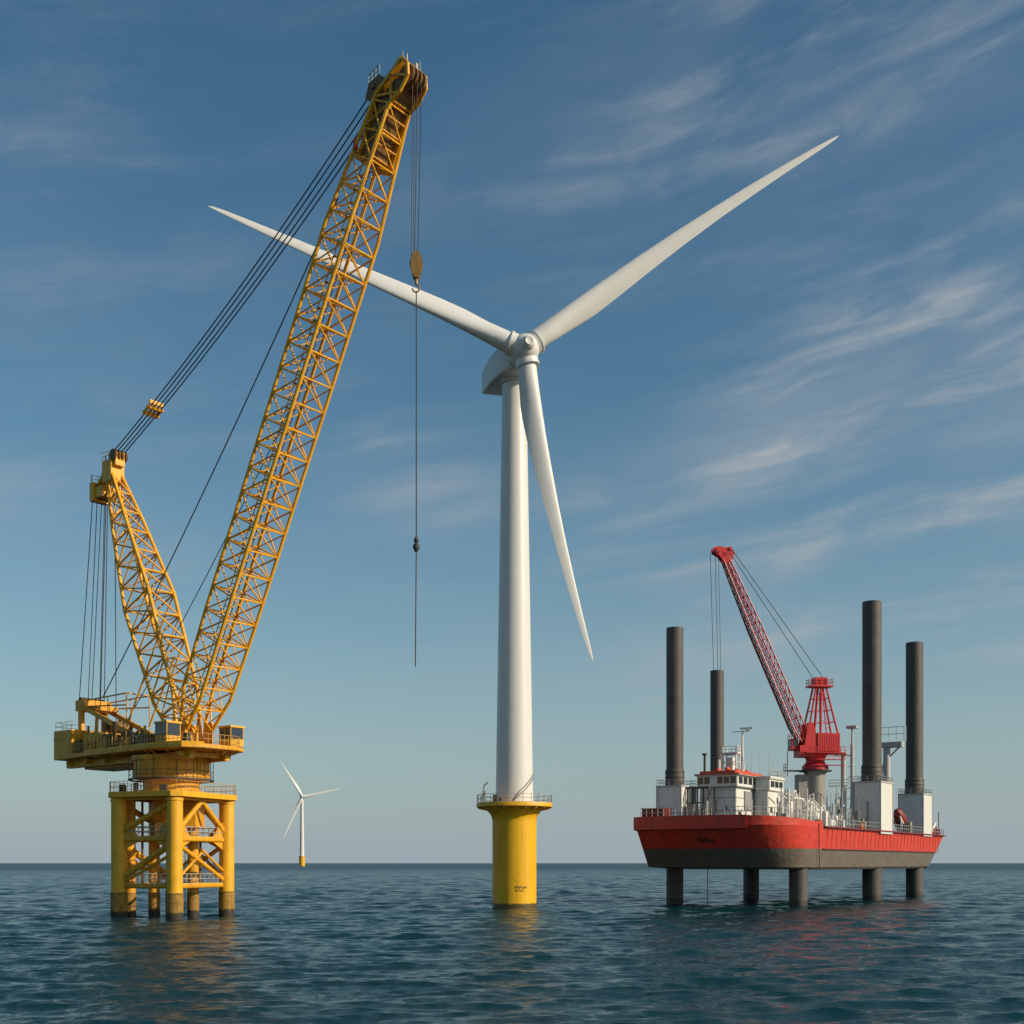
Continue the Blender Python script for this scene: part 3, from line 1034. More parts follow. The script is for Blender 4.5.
    hd.tube((-12.6, -1.0, 60.4), (-12.6, -1.0, 61.5), 0.06); hd.tube((-15.6, -1.1, 58), (-15.6, -1.1, 59.0), 0.06)
    ho = hd.build('mast_head', 'boom_yellow', ms, bevel=0.08)
    sh = BH()
    for y in (-0.8, -0.25, 0.25, 0.8):
        sheave(sh, (-11.2, y, 60.9), (0, 1, 0), 0.75, 0.1); sheave(sh, (-15.0, y, 56.8), (0, 1, 0), 0.95, 0.1)
    sh.each('mast_sheave', 'brown_machinery', ms)
    g = BH()
    g.rail([(-13.3, -1.05, 60.4), (-11.5, -1.05, 60.4)], 1.0, 0.8, 0.035); g.rail([(-15.3, -1.2, 58.0), (-15.3, 1.2, 58)], 1.0, 0.8, 0.035)
    g.build('railing', 'grey_rail', ms)
    # main boom
    Q0, Q1 = V((4.9, 0, 23.2)), V((37.4, 0, 85.6))
    bm_ = B()
    secs = [(0, 1.8, 0.75), (0.065, 2.15, 1.85), (0.2, 2.25, 1.95), (0.82, 2.2, 1.95), (0.93, 1.75, 1.5), (1.0, 1.45, 1.25)]
    corner, up, dd = lattice(bm_, Q0, Q1, (0, 1, 0), secs, 25, 0.21, 0.10, True)
    for y in (-1.9, 1.9):
        bm_.bar((4.5, y, 20.76), (4.9, y, 23.9), 0.4, 1.5, up=(1, 0, 0))
    bo = bm_.build('main_boom', 'boom_yellow', root)
    # walkway and ropes inside the boom
    wk = B()
    for k in range(44):
        a = Q0.lerp(Q1, 0.06 + k * 0.0195)
        wk.bar(a + V((0, -0.9, 0)) - up * 0.6, a + V((0, 0.3, 0)) - up * 0.6, 0.3, 0.06)
    for y in (-0.9, 0.3):
        wk.tube(Q0.lerp(Q1, 0.06) + V((0, y, 0)) - up * 0.6, Q0.lerp(Q1, 0.93) + V((0, y, 0)) - up * 0.6, 0.06, n=6)
        wk.tube(Q0.lerp(Q1, 0.06) + V((0, y, 0)) + up * 0.45, Q0.lerp(Q1, 0.93) + V((0, y, 0)) + up * 0.45, 0.045, n=6)
    wk.build('boom_walkway', 'brown_machinery', bo)
    # boom head: bent side plates, tip sheaves, rear pendant block
    hd = B()
    e, w = dd, -up if up.x > 0 else up
    belly = V((dd.z, 0, -dd.x))                        # towards the load side
    hub = Q1

    def f(x, y, s):
        return hub + dd * x + belly * y + V((0, s, 0))
    plate = [(-6.0, -1.5), (-6.0, 1.4), (0.2, 1.5), (1.2, 2.4), (2.8, 2.8), (4.0, 2.1), (4.4, 1.0), (2.6, 0.1), (0.6, -1.2)]
    inner = [(-5.6, -0.9), (-5.6, -0.5), (0.2, -0.6), (2.4, 0.6), (3.6, 1.5), (3.9, 1.0), (2.3, 0.0), (0.4, -0.9)]
    hd.prism(plate, f, 1.35, 1.55)
    for y in (-1.45,):
        rim = [(-0.6, 1.35), (0.2, 1.45), (1.2, 2.3), (2.8, 2.75), (3.9, 2.1), (4.3, 1.05), (2.6, 0.1), (0.6, -1.2), (-0.6, -1.3)]
        for p_, q_ in zip(rim[:-1], rim[1:]):
            hd.bar(f(*p_, y), f(*q_, y), 0.34, 0.3, up=(0, 1, 0))
        for p_, q_ in (((0.4, -0.9), (1.2, 2.3)), ((2.6, 0.1), (2.8, 2.7)), ((0.2, 1.45), (2.6, 0.1))):
            hd.bar(f(*p_, y), f(*q_, y), 0.22, 0.22, up=(0, 1, 0))
    hd.prism([(-5.5, -1.4), (-5.5, -1.1), (0.6, -0.9), (2.6, 0.3), (4.3, 1.2), (4.4, 1.0), (2.6, 0.1), (0.6, -1.2)], f, -1.35, 1.35)
    for x in (-5.2, -3.9, -2.5, -1.1, 0.4):
        hd.bar(f(x, 1.25, -1.4), f(x, 1.25, 1.4), 0.28, 0.14)
    ho = hd.build('boom_head', 'boom_yellow', bo, bevel=0.04)
    hk = B()
    hk.prism([(-5.2, -0.9), (-5.2, 0.8), (-0.3, 0.9), (1.5, 1.6), (2.6, 1.8), (2.4, 0.6), (0.4, -0.6)], f, -1.2, 1.3)
    hk.build('head_machinery', 'brown_machinery', ho, bevel=0.05)
    pb = B()
    for y in (-1.2, -0.4, 0.4, 1.2):
        pb.prism([(0.0, -2.8), (1.5, -3.0), (2.5, -1.9), (2.2, -0.3), (-0.4, -0.9)], f, y - 0.12, y + 0.12)
    pb.bar(f(1.3, -2.1, -1.5), f(1.3, -2.1, 1.5), 0.5, 0.5)
    pb.bar(f(-1.0, -1.2, -1.3), f(-1.0, -1.2, 1.3), 0.4, 0.6)
    pb.build('pendant_bracket', 'brown_machinery', bo)
    sh = B()
    for y in (-0.9, -0.3, 0.3, 0.9):
        sheave(sh, f(3.0, 1.9, y), (0, 1, 0), 1.05, 0.14, 24)
    for y in (-0.8, 0.0, 0.8):
        sheave(sh, f(1.2, -2.1, y), (0, 1, 0), 0.8, 0.14, 24)
    sh.each('tip_sheave', 'brown_machinery', ho)
    g = B()
    tops = [f(x, y, -1.3) for x, y in ((0.8, -1.15), (2.6, 0.1), (4.4, 1.0))]
    g.rail(tops, 0.6, 0.7, 0.05, False, 2)
    g.rail([f(x, y, 1.3) for x, y in ((0.8, -1.15), (2.6, 0.1), (4.4, 1.0))], 0.9, 0.7, 0.05, False, 2)
    g.rail([f(1.4, -3.0, -1.3), f(2.6, -1.8, -1.3)], 0.9, 0.6, 0.05, False, 2)
    g.tube(f(4.2, 1.0, -0.6), f(4.2, 1.0, -0.6) + V((0, 0, 0.9)), 0.09)
    g.tube(f(4.0, 1.2, 0.7), f(4.0, 1.2, 0.7) + V((0, 0, 0.8)), 0.2)
    g.build('railing', 'grey_rail', ho)
    lm = B()
    pc = corner(0.935, 0) if (corner(0.935, 0) - corner(0.935, 3)).dot(belly) < 0 else corner(0.935, 3)
    lm.box(pc.x - 0.32, pc.x + 0.2, pc.y - 0.25, pc.y + 0.25, pc.z - 0.7, pc.z + 0.7)
    lm.build('warning_lamp', 'lamp_red', bo, bevel=0.15)
    # pendants from mast head to boom head through a spreader block
    tip = f(0.5, -2.6, 0)
    top = V((-11.0, 0, 59.9))
    blk = top.lerp(tip, 0.155)
    for y in (-1.05, -0.4, 0.35, 1.0):
        r_ = B()
        a, b = top + V((0, y * 0.7, 0)), tip + V((0, y, 0))
        pts = [a.lerp(b, i / 12) - V((0, 0, 1.3 * 4 * (i / 12) * (1 - i / 12))) for i in range(13)]
        r_.path(pts, 0.075, 6)
        r_.build('pendant_rope', 'rope', root)
    blk = blk - V((0, 0, 1.3 * 4 * 0.155 * 0.845))
    s_ = B()
    u_ = (tip - top).normalized()
    for y in (-0.95, -0.35, 0.25, 0.85):
        s_.bar(blk - u_ * 0.85 + V((0, y, 0)), blk + u_ * 0.85 + V((0, y, 0)), 0.1, 0.62)
    s_.tube(blk - u_ * 0.5 - V((0, 1.15, 0)), blk - u_ * 0.5 + V((0, 1.15, 0)), 0.22, n=12)
    s_.tube(blk + u_ * 0.5 - V((0, 1.15, 0)), blk + u_ * 0.5 + V((0, 1.15, 0)), 0.22, n=12)
    s_.bar(blk + u_ * 0.8 + V((0, -1.0, 0.45)), blk + u_ * 0.8 + V((0, 1.0, 0.45)), 0.3, 0.5)
    s_.build('spreader_block', 'boom_yellow', root, bevel=0.05)
    # hoist lines along the boom back to the winches
    back = -belly
    for (t, y, end, r) in ((0.86, -1.5, (-13.2, -1.0, 28.2), 0.075), (0.60, 1.4, (-11.0, 1.0, 25.0), 0.055)):
        r_ = B()
        a = Q0.lerp(Q1, t) + back * 2.0 + V((0, y, 0))
        b = V(end)
        pts = [a.lerp(b, i / 14) - V((0, 0, 1.0 * 4 * (i / 14) * (1 - i / 14))) for i in range(15)]
        r_.path(pts, r, 6)
        r_.build('luffing_rope', 'rope', root)
    # ropes from the mast head down to the rear gantry and winches
    for (x0, y0, x1, y1, z1) in ((-16.6, -0.9, -17.5, -1.65, 28.4), (-16.5, -0.3, -17.2, -0.55, 28.4), (-16.4, 0.3, -17.2, 0.0, 28.4), (-16.2, 0.6, -17.1, 1.1, 28.4),
                                 (-16.0, 0.9, -16.9, 1.65, 28.4), (-13.6, -0.5, -13.4, -1.2, 27.2), (-13.2, 0.5, -12.6, 0.6, 24.6)):
        r_ = B()
        r_.tube((x0 + (1.0 if x0 < -15 else 0.4), y0, 54.9), (x1, y1, z1), 0.055, n=6)
        r_.build('back_stay_rope', 'rope', root)
    for y in (-1.6, 1.6):
        r_ = B()
        r_.tube((-6.9, y, 24.2), P0.lerp(P1, 0.30) + V((0, y, 0)) - up * 0, 0.12, n=8)
        r_.build('mast_strut', 'boom_yellow', root)
    # hoist ropes falling from the tip sheaves
    for (dx, dy, zb) in ((0.45, -0.5, 69.0), (0.75, -0.1, 69.0), (0.75, 0.5, 69.0), (-0.3, 0.55, 69.0)):
        r_ = B()
        s0 = f(3.0, 1.9, 0)
        r_.tube((s0.x + dx, dy, s0.z), (s0.x + dx * 0.6 - 0.1, dy * 0.8, zb), 0.038, n=6)
        r_.build('hoist_rope', 'rope', root)
    s0 = f(3.0, 1.9, 0)
    mat = Matrix.Translation(V(O)) @ Matrix.Rotation(math.atan2(-0.616, 0.788), 4, 'Z')
    return mat @ V((s0.x + 0.5, 0, s0.z - 15.28))


hookp = yellow_crane()


def hook():
    x, y = hookp.x, hookp.y
    root = empty('hook_block', (x, y, 66.4), 'weathered brass-brown hook block hanging on ropes below the yellow boom tip', 'hook block')
    root.scale = (0.72, 0.72, 0.72)
    m = MB()
    for s in (-0.42, 0.42):
        m.prism([(-0.55, -1.0), (-0.9, 0.4), (-0.85, 1.6), (-0.45, 2.5), (0.35, 2.6), (0.85, 1.9), (0.95, 0.5), (0.6, -0.8), (0.2, -1.3)],
                lambda a, b, c: V((a * 0.9, c, b + 1.6)), s - 0.09, s + 0.09)
    m.box(-0.35, 0.35, -0.6, 0.6, 0.4, 1.0)
    m.tube((0, 0, 0.5), (0, 0, -0.4), 0.28, 0.2, n=12)
    m.build('block_plate', 'brass_block', root, bevel=0.04)
    s = MB()
    for yy in (-0.2, 0.0, 0.2):
        sheave(s, (0, yy, 2.5), (0, 1, 0), 0.95, 0.09, 24)
    s.each('block_sheave', 'brown_machinery', root)
    h = MB()
    pts = []
    for i in range(15):
        a = rad(80) - rad(265) * i / 14
        pts.append(V((cos(a) * 0.48 - 0.05, 0, sin(a) * 0.52 - 0.95)))
    pts = [V((0, 0, -0.2))] + pts
    h.path(pts, 0.12, 8)
    h.build('hook', 'brass_block', root)
    # sling hanging on the hook
    sl_ = empty('lifting_sling', (x, y, 32.0), 'long single black wire sling with a ball swivel hanging from the hook block', 'sling')
    w = MB((0, 0, 32.0))
    w.tube((0, 0, 65.42), (0, 0, 40.2), 0.055, n=6)
    w.tube((0, 0, 38.7), (-0.1, 0, 26.9), 0.065, n=6)
    w.build('wire', 'rope', sl_)
    b = MB((0, 0, 32.0))
    b.lathe([(0.08, 40.3), (0.17, 40.1), (0.27, 39.9), (0.22, 39.7), (0.15, 39.6), (0.33, 39.4), (0.36, 39.1), (0.26, 38.9), (0.1, 38.65)], n=16)
    b.build('swivel', 'dark_steel', sl_)


hook()


# ------------------------------------------------------------------ jack-up vessel
VO = V((35.2, 189.7, 0))
VR = math.atan2(0.835, 0.55)
VM = Matrix.Translation(VO) @ Matrix.Rotation(VR, 4, 'Z')


def P(u, v, z):
    return V((u, -v, z))


def vw(u, v, z):
    return VM @ P(u, v, z)


def vbox(m, u0, u1, v0, v1, z0, z1):
    m.box(u0, u1, -v1, -v0, z0, z1)


def vessel():
    root = empty('jackup_vessel', VO, 'red and grey jack-up vessel raised clear of the sea on round dark legs', 'vessel', rz=VR)

    def outline(s):
        """plan outline at height fraction s (0 bottom, 1 top)"""
        l = lambda a, b: a + (b - a) * s
        us, w = l(70, 80.5), l(12.2, 12.7)
        return [(us, -w), (40, -w), (l(2, -2), -w), (l(-4.6, -8.3), -l(12.3, w)), (l(-6.6, -10.6), -l(11.7, 12.0)), (l(-7.3, -11.3), -l(10.0, 10.5)), (l(-7.3, -11.6), -4),
                (l(-6.8, -11.6), 2), (l(-6.2, -11.3), l(6.0, 6.6)), (l(-5.2, -10.3), l(8.6, 8.8)), (l(-3.8, -8.0), l(10.6, 10.9)), (l(-1.6, -4.4), l(11.8, 12.4)), (l(2.0, -0.5), w), (20, w), (40, w), (60, w), (l(69, 79.8), w), (l(70, 80.5), l(11.6, 12.1))]
    zs = [5.72, 6.1, 7.4, 8.75, 10.2, 11.6, 12.4]
    rings = []
    for i, z in enumerate(zs):
        s = (z - 5.72) / 6.68
        o = outline(s)
        if i == 0:
            c = [(u * 0.985 + 0.5, v * 0.97) for u, v in o]
            # forefoot rises a little towards the stem
            rings.append([P(u, v, z + max(0, 0.35 - 0.06 * max(0, u + 3)) * (1 if v < 6 else 0.2)) for u, v in c])
        else:
            rings.append([P(u, v, z) for u, v in o])
    h = MB()
    h.rings(rings)
    hull = h.build('hull', 'hull_red', root, smooth=28)
    # forecastle: raised bow, sheer up to the stem
    o = outline(1.0)
    fc = [p for p in o if p[0] < 2]
    pts_b, pts_t = [], []
    ring = [(4.5, -12.7)] + fc + [(4.5, 12.7)]
    h = MB()
    zt = lambda u: 13.15 + max(0, (0.5 - u)) * 0.055
    h.rings([[P(u, v, 12.4) for u, v in ring], [P(u - (0.2 if u < -5 else 0), v, zt(u)) for u, v in ring]])
    h.build('forecastle', 'hull_red', root, smooth=28)
    fd = MB()
    fd.rings([[P(u * 0.97 + 0.1, v * 0.97, zt(u) + 0.005) for u, v in ring], [P(u * 0.97 + 0.1, v * 0.97, zt(u) + 0.04) for u, v in ring]])
    fd.build('foredeck', 'deck_grey', root)
    # protruding bulwark belt round the bow
    b = MB()
    path = [(p[0], p[1]) for p in o if p[0] < 0 and p[1] < 7.5]
    path = [(4.5, -12.7)] + path
    cin, cout = [], []
    for (u, v) in path:
        k = 0.42 if v < 5 else 0.2
        d = V((u - 6, v * 0.8, 0)).normalized()
        cin.append((u, v)); cout.append((u + d.x * k, v + d.y * k))
    for i in range(len(path) - 1):
        ring0 = [P(*cin[i], 11.75), P(*cout[i], 11.9), P(*cout[i], zt(path[i][0]) + 0.1), P(*cin[i], zt(path[i][0]) + 0.1)]
        ring1 = [P(*cin[i + 1], 11.75), P(*cout[i + 1], 11.9), P(*cout[i + 1], zt(path[i + 1][0]) + 0.1), P(*cin[i + 1], zt(path[i + 1][0]) + 0.1)]
        if i == 0:
            all_ = [ring0]
        all_.append(ring1)
    b.rings(all_)
    b.build('bulwark', 'hull_red', root, smooth=40)
    # vertical plate stiffeners, rubbing strakes and deck edge along the starboard side
    st = MB()
    u = 7.0
    while u < 78:
        w = 12.7
        s0 = (9.1 - 5.72) / 6.68
        st.bar(P(u, 12.2 + 0.5 * s0 - 0.02, 9.0), P(u, w - 0.0, 12.1), 0.10, 0.08, up=(1, 0, 0))
        u += 2.3
    st.each('side_stiffener', 'hull_red', hull)
    ed = MB()
    ed.bar(P(5.0, 12.95, 12.42), P(79.6, 12.95, 12.42), 0.5, 0.2)
    ed.bar(P(5.0, 12.62, 8.95), P(75.0, 12.62, 8.95), 0.2, 0.14)
    ed.bar(P(80.4, 12.9, 12.42), P(80.4, -12.6, 12.42), 0.5, 0.2)
    ed.build('deck_edge', 'maroon', hull)
    sm = MB()
    sm.bar(P(3.2, 12.62, 6.0), P(2.6, 12.78, 12.9), 0.1, 0.09, up=(1, 0, 0))
    sm.build('plate_seam', 'dark_steel', hull)
    dk = MB()
    dk.rings([[P(u_, v_ * 0.985, 12.404) for u_, v_ in [(4.6, -12.6), (4.6, 12.6), (80, 12.6), (80, -12.6)]], [P(u_, v_ * 0.985, 12.44) for u_, v_ in [(4.6, -12.6), (4.6, 12.6), (80, 12.6), (80, -12.6)]]])
    dk.build('deck', 'deck_grey', root)
    # faded dark lettering on the bow, illegible in the photo
    mk = MB()
    rr = random.Random(5)
    for i in range(13):
        for s in range(2):
            vv = -1.7 + i * 0.2 + rr.uniform(-0.05, 0.05)
            zc = 9.75 + rr.uniform(0, 0.35)
            hgt = rr.uniform(0.4, 0.95) * (0.65 if i > 5 else 1)
            sl = (11.6 - 6.95) / 6.68
            u0 = -6.95 - (zc - 5.72) * sl - 0.05
            u1 = -6.95 - (zc + hgt - 5.72) * sl - 0.05
            a = [P(u0, vv, zc), P(u0, vv + 0.13, zc), P(u1, vv + 0.13, zc + hgt), P(u1, vv, zc + hgt)]
            mk.rings([a, [p + V((-0.012, 0, 0)) for p in a]])
    mk.build('painted_marking', 'mark_dark', hull)
    # legs
    legs = [(0, -10.4, 1.38, -8, 45.0, 18.6), (0, 10.4, 1.4, -8, 12.3, None), (32.4, -10.4, 1.45, -8, 12.3, None), (16.9, -10.4, 1.18, 8.0, 40.3, 14.5),
            (37.7, 10.4, 1.68, -8, 53.6, 21.0), (66.0, 10.4, 1.66, -8, 50.6, 20.2)]
    for (u, v, r, z0, z1, zg) in legs:
        m = MB()
        m.lathe([(r, z0), (r, z1 - 0.05), (r - 0.05, z1), (r - 0.25, z1), (r - 0.25, z1 - 0.6)], P(u, v, 0), 40)
        lo = m.build('leg', 'leg_steel', root)
        if zg:
            c = MB()
            c.lathe([(r + 0.03, zg), (r + 0.16, zg), (r + 0.16, zg + 3.2), (r + 0.03, zg + 3.4)], P(u, v, 0), 40)
            for k in range(4):
                c.lathe([(r + 0.1, zg + 0.4 + k * 0.8), (r + 0.22, zg + 0.4 + k * 0.8), (r + 0.22, zg + 0.55 + k * 0.8), (r + 0.1, zg + 0.55 + k * 0.8)], P(u, v, 0), 40)
            c.build('jacking_collar', 'dark_steel', lo)
    # jacking houses round the legs
    for (u0, u1, v0, v1, z0, z1, mt) in ((-2.7, 2.9, -12.3, -8.0, 13.2, 19.0, 'ship_white'), (34.0, 41.3, 8.35, 13.05, 11.9, 21.0, 'clean_white'), (62.6, 69.2, 8.2, 13.0, 12.0, 20.2, 'clean_white'),
                                         (15.0, 18.8, -12.2, -8.6, 12.45, 15.0, 'ship_white')):
        m = MB()
        vbox(m, u0, u1, v0, v1, z0, z1)
        ho = m.build('jacking_house', mt, root, bevel=0.06)
        t = MB()
        vbox(t, u0 - 0.12, u1 + 0.12, v0 - 0.12, v1 + 0.12, z1 + 0.003, z1 + 0.25)
        for uu in (u0, u1):
            for vv in (v0, v1):
                vbox(t, uu - 0.09, uu + 0.09, vv - 0.09, vv + 0.09, z0 + 0.01, z1)
        t.build('cap_frame', 'light_grey', ho)
        g = MB()
        g.rail([P(u0, v0, z1 + 0.25), P(u0, v1, z1 + 0.25), P(u1, v1, z1 + 0.25), P(u1, v0, z1 + 0.25)], 0.9, 1.2, 0.04, True, 2)
        g.build('railing', 'ship_grey', ho)
    # deckhouse and wheelhouse
    m = MB()
    zf = 13.2
    vbox(m, 2.0, 14.2, -6.9, -0.6, zf, 19.0)
    vbox(m, 1.5, 14.6, -7.2, -0.2, 19.003, 20.9)
    dh = m.build('deckhouse', 'ship_white', root, bevel=0.08)
    dt = MB()
    for zz in (15.2, 17.2):
        vbox(dt, 1.93, 14.3, -6.97, -0.53, zz, zz + 0.1)
    vbox(dt, 1.4, 14.7, -7.3, -0.1, 18.92, 19.02)
    dt.build('moulding', 'ship_grey', dh)
    rf = MB()
    vbox(rf, 1.1, 15.0, -7.5, 0.2, 20.903, 21.15)
    vbox(rf, 1.7, 13.2, -6.8, -0.6, 21.153, 21.6)
    for k in range(6):
        u = 2 + 2.0 * k
        T = Matrix.Translation(P(u, -2 - (k % 2) * 2.4, 21.85)) @ Matrix.Rotation(pi / 2, 4, 'Y')
        rf.lathe([(0.1, -0.9), (0.28, -0.8), (0.3, 0), (0.28, 0.8), (0.1, 0.9)], n=14, T=T)
    rf.build('roof', 'roof_orange', dh, bevel=0.05)
    rt = MB()
    vbox(rt, 1.0, 15.1, -7.6, 0.3, 20.85, 20.9)
    rt.build('roof_trim', 'clean_white', dh)
    # wheelhouse windows: front and side, and lower openings
    wins = [(1.46, 1.56, -7.0 + k * 1.13, -6.1 + k * 1.13, 19.5, 20.6) for k in range(6) if k not in (2,)]
    wins += [(2.1 + k * 2.0, 3.6 + k * 2.0, -0.24, -0.14, 19.5, 20.6) for k in range(6)]
    wins += [(1.95, 2.05, -4.4, -4.0, 14.9, 17.0), (1.95, 2.05, -6.4, -6.1, 15.3, 16.0), (1.95, 2.05, -2.4, -2.1, 15.3, 16.0), (1.95, 2.05, -5.3, -5.0, 17.6, 18.3),
             (3.0, 3.9, -0.64, -0.54, 13.6, 15.0), (5.2, 7.4, -0.64, -0.54, 13.5, 14.6), (9.6, 10.4, -0.64, -0.54, 15.6, 16.5)]
    for w in wins:
        m = MB()
        vbox(m, *w)
        m.build('window', 'window_glass', dh)
    dr = MB()
    vbox(dr, 11.6, 12.8, -0.66, -0.55, 13.25, 15.3)
    dr.build('door', 'ship_grey', dh)
    pn = MB()
    vbox(pn, 5.2, 9.2, -0.7, -0.4, 15.4, 18.4)
    pn.build('wall_panel', 'ship_grey', dh, bevel=0.03)
    # side house, aft deckhouse and pipework
    m = MB()
    vbox(m, 9.0, 14.6, -0.3, 2.0, 12.45, 18.6); vbox(m, 8.7, 15.0, -0.1, 2.4, 18.603, 20.5); vbox(m, 8.4, 15.2, -0.1, 2.7, 20.503, 20.7)
    vbox(m, 13.5, 19.5, -6.0, 4.0, 12.45, 17.0)
    vbox(m, 17.5, 25.0, -4.5, 5.5, 12.45, 15.2); vbox(m, 20.0, 24.0, -3.0, 3.0, 15.2, 17.2)
    sh = m.build('side_house', 'ship_white', root, bevel=0.08)
    m = MB(); vbox(m, 8.6, 15.1, -0.05, 2.6, 20.703, 20.95); m.build('roof', 'clean_white', sh, bevel=0.05)
    for k in range(3):
        m = MB(); vbox(m, 9.2 + k * 1.9, 10.7 + k * 1.9, 2.36, 2.46, 19.2, 20.2); m.build('window', 'window_glass', sh)
    for (a, b_, c, d) in ((10.0, 10.9, 15.0, 16.0), (12.6, 13.5, 13.3, 15.2), (12.9, 13.7, 16.6, 17.6)):
        m = MB(); vbox(m, a, b_, 1.96, 2.06, c, d); m.build('window', 'window_glass', sh)
    g = MB()
    g.rail([P(8.7, 2.5, 20.95), P(15.0, 2.5, 20.95), P(15.0, 0, 20.95)], 1.1, 1.3, 0.045, False, 2)
    g.rail([P(13.6, 4.0, 17.0), P(19.4, 4.0, 17.0), P(19.4, -5.0, 17.0)], 1.1, 1.2, 0.045, False, 2)
    g.rail([P(17.6, 5.4, 15.2), P(24.9, 5.4, 15.2)], 1.1, 1.2, 0.045, False, 2)
    g.build('railing', 'grey_rail', sh)
    rr = random.Random(21)
    pp = MB()
    for k in range(80):
        u = rr.uniform(5, 27); v = rr.uniform(2.8, 9.5)
        top = 18.6 - (u - 10) * 0.26 + rr.uniform(-1.6, 0.4)
        if rr.random() < 0.5:
            pp.tube(P(u, v, 12.45), P(u, v, max(13.4, top - 0.5)), rr.uniform(0.06, 0.2), n=8)
        else:
            z = rr.uniform(13, max(13.5, top))
            q = P(u + rr.uniform(1.5, 4), v + rr.uniform(-0.3, 0.3), z + rr.uniform(-1.4, 0.1))
            pp.tube(P(u, v, z), q, rr.uniform(0.07, 0.22), n=8)
            pp.tube(P(u, v, 12.45), P(u, v, z), 0.08, n=6); pp.tube(V((q.x, q.y, 12.45)), q, 0.08, n=6)
    pp.build('pipework', 'ship_white', root)
    pp = MB()
    for k in range(30):
        u = rr.uniform(2, 27); v = rr.uniform(4, 9)
        s = rr.uniform(0.5, 1.1)
        vbox(pp, u, u + s * 1.3, v, v + s, 12.45, 12.45 + rr.uniform(0.8, 2.4))
    pp.each('deck_machinery', 'ship_grey', root, bevel=0.05)
    pp = MB()
    for k in range(36):
        u = rr.uniform(26, 37); v = rr.uniform(3.5, 9.5)
        if 33.6 < u and v > 7.8:
            continue
        q = V(P(u, v, 12.45))
        hgt = rr.uniform(1.5, 8.5)
        pp.tube(q, q + V((0, 0, hgt)), rr.uniform(0.04, 0.09), n=6)
        if k % 3 == 0:
            pp.tube(q + V((0, 0, hgt)), q + V((rr.uniform(-2, 2), rr.uniform(-1, 1), hgt - rr.uniform(0, 2))), 0.05, n=6)
        if k % 4 == 0:
            pp.bar(q + V((-0.5, 0, hgt * 0.6)), q + V((0.6, 0, hgt * 0.6)), 0.5, 0.5)
    pp.build('vent_pipes', 'light_grey', root)
    pp = MB()
    for k in range(70):
        u = rr.uniform(14.5, 28); v = rr.uniform(0.0, 6.5)
        top = 19.6 - (u - 14.5) * 0.28 + rr.uniform(-2.4, 0.3)
        q = P(u, v, top)
        e = P(u + rr.uniform(-1.8, 2.2), v + rr.uniform(-1.2, 1.2), top + rr.uniform(-1.3, 0.4))
        r_ = rr.uniform(0.06, 0.24)
        pp.tube(P(u, v, 12.45), q, r_, n=8); pp.tube(q, e, r_, n=8); pp.tube(V((e.x, e.y, 12.45)), e, r_, n=8)
        pp.ball(q, r_, 6)
    pp.build('pipework', 'clean_white', root)
    pp = MB()
    for k in range(26):
        u = rr.uniform(10, 27); v = rr.uniform(3.0, 9.0)
        z = 13.0 + rr.uniform(0, 3.4) * (1 - (u - 10) / 30)
        s = rr.uniform(0.4, 1.2)
        if k % 2:
            vbox(pp, u, u + s * 1.5, v, v + s, 12.45, z)
        else:
            pp.lathe([(s * 0.45, 12.45), (s * 0.45, z), (s * 0.3, z + 0.2), (0.02, z + 0.25)], P(u, v, 0), 16)
    pp.each('deck_machinery', 'ship_white', root, bevel=0.04)
    for (u, v, z, ln, r) in ((18.8, 6.8, 14.3, 4.6, 1.0), (20.5, 4.6, 16.3, 3.6, 0.85), (21.6, 8.0, 13.5, 3.0, 0.8)):
        m = MB()
        T = Matrix.Translation(P(u, v, z)) @ Matrix.Rotation(pi / 2, 4, 'Y')
        m.lathe([(0.05, -ln / 2 - 0.5), (r * 0.7, -ln / 2 - 0.3), (r, -ln / 2), (r, ln / 2), (r * 0.7, ln / 2 + 0.3), (0.05, ln / 2 + 0.5)], n=24, T=T)
        for du in (-ln / 3, ln / 3):
            m.box(u + du - 0.12, u + du + 0.12, -v - r * 0.8, -v + r * 0.8, 12.45 if z < 15 else 15.2, z - r * 0.4)
        m.build('storage_tank', 'ship_white', root)
    # masts on the wheelhouse roof
    m = MB()
    m.tube(P(7.0, -1.6, 21.5), P(7.0, -1.6, 28.4), 0.24, 0.13, n=12)
    m.tube(P(6.4, -1.0, 21.5), P(7.0, -1.6, 25.0), 0.1); m.tube(P(7.8, -1.6, 21.5), P(7.0, -1.6, 25.2), 0.1)
    m.bar(P(7.0, -3.4, 28.3), P(7.0, -0.4, 28.3), 0.3, 0.12)
    m.tube(P(7.0, -0.6, 28.3), P(7.0, -0.6, 28.7), 0.3, n=12); m.bar(P(7.0, -2.0, 28.75), P(7.0, 0.2, 28.75), 0.22, 0.3)
    m.tube(P(7, -3.2, 28.4), P(7, -3.2, 29.2), 0.04)
    m.build('radar_mast', 'ship_white', root)
    m = MB()
    for (du, dv) in ((0, 0), (1.6, 0), (0, 2.4), (1.6, 2.4)):
        m.tube(P(9.4 + du, -6.1 + dv, 21.5), P(9.4 + du, -6.1 + dv, 26.2), 0.13)
    for z in (23.6, 24.9):
        for a, b_ in (((0, 0), (1.6, 0)), ((1.6, 0), (1.6, 2.4)), ((1.6, 2.4), (0, 2.4)), ((0, 2.4), (0, 0))):
            m.tube(P(9.4 + a[0], -6.1 + a[1], z), P(9.4 + b_[0], -6.1 + b_[1], z), 0.08)
    vbox(m, 9.2, 11.2, -6.4, -3.4, 25.0, 25.2); vbox(m, 9.6, 10.6, -5.5, -4.4, 22.0, 24.4)
